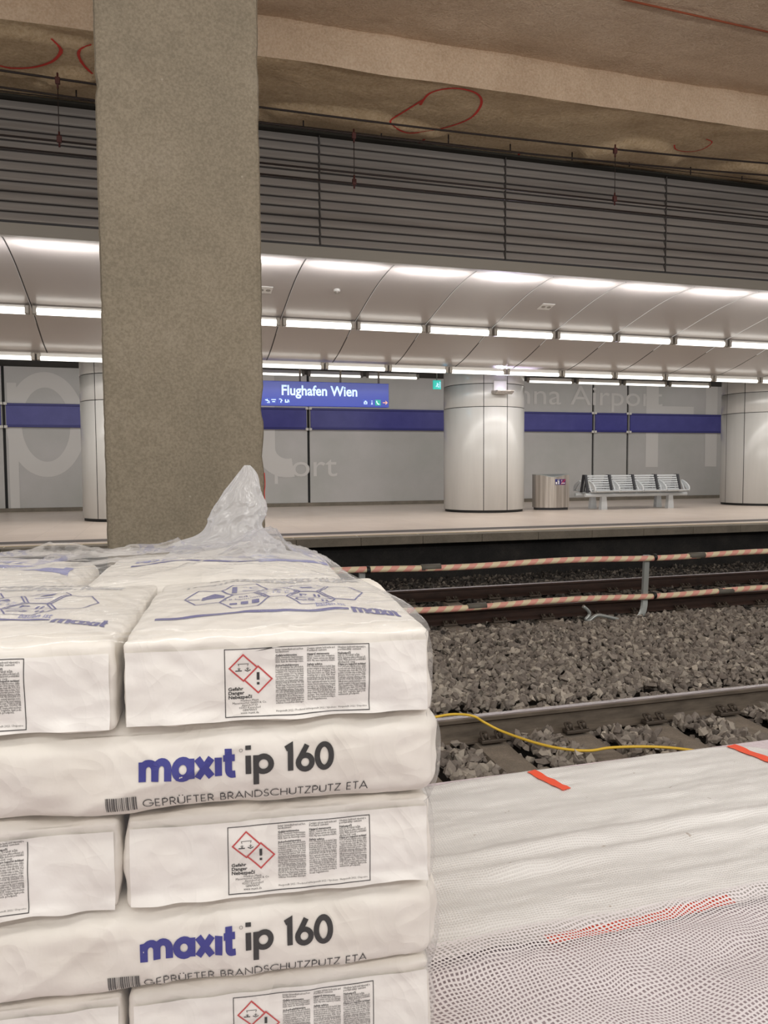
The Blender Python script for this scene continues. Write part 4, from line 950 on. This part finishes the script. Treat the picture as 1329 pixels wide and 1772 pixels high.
def end_sack(u, layer, half_w, depth, seed, label, side, v0=0.0, prints=True, top=False, detail=True):
    z0, hh = LAYZ[layer]; root = empty('plaster_sack', pw(u, v0 + depth/2, z0), PA, label, 'sack', 'sacks stacked on the pallet')
    b = depth/2
    m = MB(); rounded(m, half_w, b, hh, .008 if detail else .03, (90, 80, 36) if detail else (24, 30, 10), 'sack_paper', (.004, .002, .022 if top else (.008 if detail else .034))  , .006, seed)
    o = weld(m.build('body', root, False)); 
    bv = BVHTree.FromPolygons([v.co.copy() for v in o.data.vertices], [list(p.vertices) for p in o.data.polygons])
    if not detail:
        k = MB(); stroke(k, [(-.2, -.02), (.1, -.02)], .02, 'print_blue', .01); maxit(k, .1, -.05, .06, .02, 'print_pale_blue', length=.16); word(k, 'BRANDSCHUTZ', -.2, .05, .05, .008, 'print_pale_blue', length=.34)
        project(k, bv, 'top', .001); k.build('top_print', root, False); return root
    # glued paper patch that closes the sack end, slightly lifted at its lower edge
    pm = MB(); ins = .006
    def g(i, j): return (-half_w + ins + (2*half_w - 2*ins)*i, 0, .006 + (hh - .02)*j)
    pm.grid(80, 26, g, 'sack_patch'); project(pm, bv, 'front', .0034)
    pm.v = [(x, y - (.008*max(0, (.02 - z)/.02)*(1 + noise.noise((x*20, seed, 0)))), z + (.004*noise.noise((x*14, seed, 2)) if z < .01 else 0)) for x, y, z in pm.v]
    po = pm.build('end_patch', root, False); bv2 = BVHTree.FromPolygons([v.co.copy() for v in po.data.vertices], [list(p.vertices) for p in po.data.polygons])
    if prints:
        lx0, lx1, zz0, zz1 = side
        k = label_print(lx0, lx1, zz0, zz1, (0, 1, 2) if lx1 - lx0 > .1 else (2,)); project(k, bv2, 'front', .0007); k.build('hazard_label', root, False)
    if top:
        k = MB(); y0 = -b   # lower edge of the print is near the front edge
        def T(x, v): return (x, y0 + v)
        stroke(k, [T(-.185, .105), T(.112, .105)], .011, 'print_blue', .01)
        maxit(k, .118, y0 + .085, .034, .0062, 'print_blue', length=.076)
        type_mesh(k, 'bauen ist', .062, y0 + .122, .036, 'print_pale_blue', .0003, cut=.02, sx=.36)
        for i, (cx, cv) in enumerate(((-.115, .25), (-.055, .305), (-.055, .195), (0, .25), (.055, .305), (.055, .195), (.11, .25))):
            cx = cx*1.0 + .004; rx, ry = .041, .062
            hx = [(cx + rx*math.cos(math.radians(60*a)), y0 + cv + ry*math.sin(math.radians(60*a))) for a in range(7)]
            stroke(k, hx, .0026, 'print_blue', .01)
            q = y0 + cv
            if i == 0: fan(k, [(cx - .012, q - .022), (cx + .026, q - .022), (cx + .026, q + .006), (cx + .008, q + .03), (cx - .012, q + .006)], 'print_blue'); stroke(k, [(cx - .036, q - .004), (cx - .016, q - .004)], .004, 'print_blue')
            if i == 1: stroke(k, [(cx - .018, q - .03), (cx - .018, q + .03)], .009, 'print_blue'); type_mesh(k, '°C', cx - .005, q + .004, .028, 'print_pale_blue'); stroke(k, [(cx - .004, q - .01), (cx + .026, q - .01)], .003, 'print_pale_blue'); stroke(k, [(cx - .004, q - .02), (cx + .026, q - .02)], .003, 'print_pale_blue')
            if i == 2:
                type_mesh(k, 'ca.', cx, q + .024, .02, 'print_blue', 0, 'CENTER'); type_mesh(k, '0,8 kg/m²/mm', cx, q + .006, .016, 'print_blue', 0, 'CENTER', sx=.8)
                for a, hgt in ((-.018, .012), (0, .018), (.018, .024)): stroke(k, [(cx + a, q - .032), (cx + a, q - .032 + hgt)], .012, 'print_blue')
            if i == 3: fan(k, [(cx - .01, q + .01), (cx + .01, q + .01), (cx, q + .034)], 'print_blue'); type_mesh(k, 'ca. 13,5 l\nje 15 kg', cx, q - .008, .018, 'print_pale_blue', 0, 'CENTER')
            if i == 4: fan(k, [(cx - .01, q - .005), (cx + .012, q - .005), (cx + .012, q + .03), (cx - .01, q + .03)], 'print_blue'); stroke(k, [(cx - .014, q - .02), (cx + .016, q - .02)], .003, 'print_pale_blue')
            if i == 5: type_mesh(k, 'P II', cx, q + .01, .03, 'print_blue', .0004, 'CENTER'); stroke(k, [(cx - .036, q), (cx + .036, q)], .002, 'print_blue'); type_mesh(k, 'CS II', cx, q - .032, .03, 'print_blue', .0004, 'CENTER')
        word(k, 'HOCH HITZEBESTÄNDIG . FILZBAR', -.16, y0 + .4, .036, .005, 'print_pale', length=.33)
        word(k, 'BRANDSCHUTZPUTZ', -.12, y0 + .47, .036, .005, 'print_pale', length=.26)
        project(k, bv, 'top', .001); k.build('top_print', root, False)
    return root
def side_sack(u, layer, half_w, depth, seed, label, lx, v0=-.004, prints=True):
    z0, hh = LAYZ[layer]; root = empty('plaster_sack', pw(u, v0 + depth/2, z0), PA, label, 'sack', 'sacks stacked on the pallet'); b = depth/2
    m = MB()
    def folds(o, nn):
        if nn.y < -.3:
            t1 = o.x*4.5 - o.z*9 + seed*1.7 + noise.noise((o.x*4, o.z*6, seed))*.9; t2 = o.x*9 + o.z*7 + seed + noise.noise((o.x*7, o.z*9, seed + 4))
            g_ = max(0, noise.noise((o.x*5, o.z*5, seed + 9)) + .35)
            o.y -= g_*(.015*(1 - min(1, abs(math.sin(t1*1.6))*1.8))**2 + .006*(1 - min(1, abs(math.sin(t2*1.9))*2.5))**2)
        return o
    rounded(m, half_w, b, hh, .03, (150, 50, 44), 'sack_paper', (.014, .012, .006), .0065, seed, sc=7, extra=folds)
    o = weld(m.build('body', root, False)); bv = BVHTree.FromPolygons([v.co.copy() for v in o.data.vertices], [list(p.vertices) for p in o.data.polygons])
    if prints:
        k = MB(); zb = .056
        e = maxit(k, lx, zb, .0262, .0098, 'print_blue', .0, length=.131)
        e = word(k, 'ip', lx + .142, zb, .0262, .0078, 'print_black', length=.043); word(k, '160', lx + .195, zb, .0236, .0078, 'print_black', length=.076)
        stroke(k, arc(lx + .137, zb + .034, .0022, .0022, 0, 360, 12), .0005, 'print_thin')
        project(k, bv, 'front', .0012); k.build('brand_lettering', root, False)
        k = MB(); word(k, 'GEPRÜFTER BRANDSCHUTZPUTZ ETA', lx + .002, .017, .0125, .0013, 'print_black', track=.1, length=.318)
        project(k, bv, 'front', .0012); k.build('product_lettering', root, False)
        k = MB(); x = lx - .046
        for i in range(16):
            wd = (.0008, .0016, .0024)[rng.integers(3)]; stroke(k, [(x, .014), (x, .036)], wd, 'print_thin', .006); x += wd/2 + .0019
        project(k, bv, 'front', .0012); k.build('barcode', root, False)
    return root
# top layer: two rows deep; layers with labels and layers with lettering alternate
lab = (-.0785, .1265, .010, .107)
end_sack(.006, 0, .219, .54, 1, 'topmost right sack of the stack, end with two red hazard diamonds', lab, top=True)
end_sack(-.442, 0, .219, .54, 2, 'topmost left sack of the stack, cut by the left edge', (-.1, .105, .010, .107), top=True)
end_sack(-.108, 0, .28, .46, 3, 'sack at the back right of the top layer, under the film peak', None, .55, False, True, False)
end_sack(-.70, 0, .28, .46, 4, 'sack at the back left of the top layer', None, .55, False, True, False)
side_sack(-.095, 1, .333, .60, 5, 'sack of the second layer with ip 160 lettering, below the topmost label', -.189 + .095)
side_sack(-.775, 1, .33, .60, 6, 'second layer sack outside the left edge', 0, prints=False)
end_sack(.006, 2, .219, .62, 7, 'right sack of the third layer with hazard diamonds, between two lettered sacks', lab, v0=.002)
end_sack(-.442, 2, .219, .62, 8, 'left sack of the third layer, blue print on its upper edge', (-.102, .1, .012, .115), v0=.002, top=True)
side_sack(-.097, 3, .333, .60, 9, 'fourth layer sack with the lowest ip 160 lettering', -.189 + .093)
side_sack(-.777, 3, .33, .60, 10, 'fourth layer sack outside the left edge', 0, prints=False)
end_sack(.006, 4, .219, .62, 11, 'lowest visible right sack, label cut by the bottom edge', (-.075, .13, .008, .104), v0=.002)
end_sack(-.442, 4, .219, .62, 12, 'lowest visible left sack in the bottom left corner', lab, v0=.002, prints=False)
for i, l_ in enumerate((1, 2, 3, 4)):
    z0, hh = LAYZ[l_]; root = empty('plaster_sack', pw(-.1, .63 + .2, z0), PA, f'rear sack of the {ORD[l_]} layer, hidden at the back', 'sack', 'sacks stacked on the pallet')
    m = MB(); rounded(m, .325, .2, hh, .03, (20, 16, 8), 'sack_paper', (.01, .01, .006), .004, 30 + i); weld(m.build('body', root, False))
pl = empty('wooden_pallet', pw(-.28, .5, 0), PA, 'wooden pallet under the sack stack', 'pallet')
for i in range(5): m = MB(); m.box((-.5, -.47 + .2*i, .135), (.5, -.33 + .2*i, .16), 'pallet_wood'); m.build('deck_board', pl)
for x in (-.45, 0, .45): m = MB(); m.box((x - .05, -.47, .0), (x + .05, .47, .135), 'pallet_wood'); m.build('bearer', pl)
z0 = .16

# film hood over the stack, gathered into a twisted peak
fl = empty('plastic_film_hood', pw(-.28, .5, 0), PA, 'clear crumpled plastic film hood over the sacks with a twisted peak', 'film')
PKU, PKV = .055, .80               # where the film is gathered, in pallet u, v
def film_extra(o, nn):
    u = o.x - .29; v = o.y + .52; z = o.z
    if nn.z > .5:
        d = math.hypot((u - PKU)/1.1, v - PKV); a = math.atan2(v - PKV, u - PKU)
        fold = abs(noise.noise((a*2.2, 1, d*1.2)))
        o.z += (.05 if u < PKU else .05 - .04*min(1, (u - PKU)/.04))*math.exp(-(d/.12)**2) + .016*math.exp(-(d/.28)**2) + .022*math.exp(-(d/.3)**2)*(fold - .15) + .012*math.exp(-((v - .85)/.25)**2)*noise.fractal((u*7, v*7, 3), 1, 2, 3)
        o.z += .014*(1 - min(1, abs(u + .28)/.55)**2)*max(0, 1 - abs(v - .5)/.55)
        rg = (1 - min(1, abs(noise.noise((u*5 + v*3, v*13, 1)))*5))**2; rg2 = (1 - min(1, abs(noise.noise((u*9 - v*5, v*22 + u*4, 6)))*4))**2
        o.z += (.004*rg + .003*rg2)*(.35 + 1.4*math.exp(-((v - .8)/.28)**2))
        if u > .06: o.z -= .017*min(1, (u - .06)/.1)*min(1, max(0, v - .1)/.4)
        for (ru, rv, ang, L, hgt) in ((-.25, .62, .35, .3, .014), (-.45, .72, .1, .3, .016), (-.12, .55, 1.0, .2, .012), (-.3, .83, -.2, .35, .02), (-.6, .85, .15, .3, .02)):
            du, dv = u - ru, v - rv; t_ = du*math.cos(ang) + dv*math.sin(ang); s_ = -du*math.sin(ang) + dv*math.cos(ang)
            if abs(t_) < L: o.z += hgt*math.exp(-(s_/.018)**2)*(1 - (t_/L)**2)
    if nn.x > .5:                 # the film hugs the sacks' ends, layer by layer
        b = 0
        for (za, zh), out in zip(LAYZ, (.002, .014, .004, .012, .003, .01)): 
            if za <= z < za + zh: k = (z - za)/zh; b = out*math.sin(PI*k)**.5 - .007*(1 - math.sin(PI*k)**.35)
        o.x += b
    rv_ = max(0, v - .2)/.8; o.x -= .105*rv_*max(0, (u + .1)/.32)
    if nn.y < -.5:
        o.y += .006*noise.fractal((u*6 + z*3, z*9, 2), 1, 2, 3)
        for (za, zh), out in zip(LAYZ, (.002, .009, .002, .009, .002, .008)):
            if za <= z < za + zh: k = (z - za)/zh; o.y -= out*math.sin(PI*k)**.5 - .002
    return o
m = MB(); rounded(m, .508, .528, .838 - .13, .034, (200, 240, 140), 'film_clear', (0, 0, 0), .003, 2, True, lambda o, nn: film_extra(Vector((o.x, o.y, o.z + .13)), nn), 8)
fo = weld(m.build('film', fl, False)); fo.data.materials.append(MATS['film_thin'])
for pg in fo.data.polygons:
    if abs(pg.normal.z) < .6: pg.material_index = 1
# twisted peak: stacked cross-sections with pleats
m = MB(); cu, cv = PKU + .28, PKV - .5
q0 = pw(PKU, PKV, 0); dep = (q0 - CAM).dot(fw)
levels = [(966, 280, 560, 1.0), (956, 294, 502, .95), (944, 302, 494, .88), (937, 310, 484, .8), (926, 342, 467, .7), (908, 356, 454, .6), (896, 361, 459, .52), (882, 366, 462, .46), (869, 375, 461, .4), (845, 392, 450, .28), (821, 411, 446, .16), (805, 423, 433, .06)]
rows = []
lv = spl([(float(a), float(b), float(c), float(d)) for a, b, c, d in levels], 10)
inv = Matrix.Rotation(-PA, 3, 'Z'); org = pw(-.28, .5, 0); NA = 150
vs = []
for r_, (py, xl, xr, th) in enumerate(lv):
    A = CAM + ray(xl, py)*dep; B = CAM + ray(xr, py)*dep; c_ = (A + B)/2; hwid = (B - A).length/2
    for i in range(NA):
        a = 2*PI*i/NA; ca, sa = math.cos(a), math.sin(a); hh_ = r_*.06
        r1 = 1 - min(1, abs(noise.noise((ca*1.7 + hh_*.25, sa*1.7, hh_*.55)))*4); r2 = 1 - min(1, abs(noise.noise((ca*3.4 - hh_*.3, sa*3.4 + 5, hh_*1.1)))*3.5)
        pl_ = 1 + .16*(r1 - .4) + .09*(r2 - .4) + .10*noise.noise((ca*2, sa*2, r_*.066))
        if abs(ca) > .93: pl_ = 1 + (pl_ - 1)*.3
        p = c_ + rt*hwid*math.cos(a)*pl_ + EY*(.1*th*math.sin(a)*pl_)
        vs.append(inv @ (p - org))
n = len(lv)
m.geo(vs, [(i*NA + k, i*NA + (k + 1) % NA, (i + 1)*NA + (k + 1) % NA, (i + 1)*NA + k) for i in range(n - 1) for k in range(NA)], 'film_crumpled', True)
tag(m.build('gathered_peak', fl, False), 'whitish crumpled film peak')
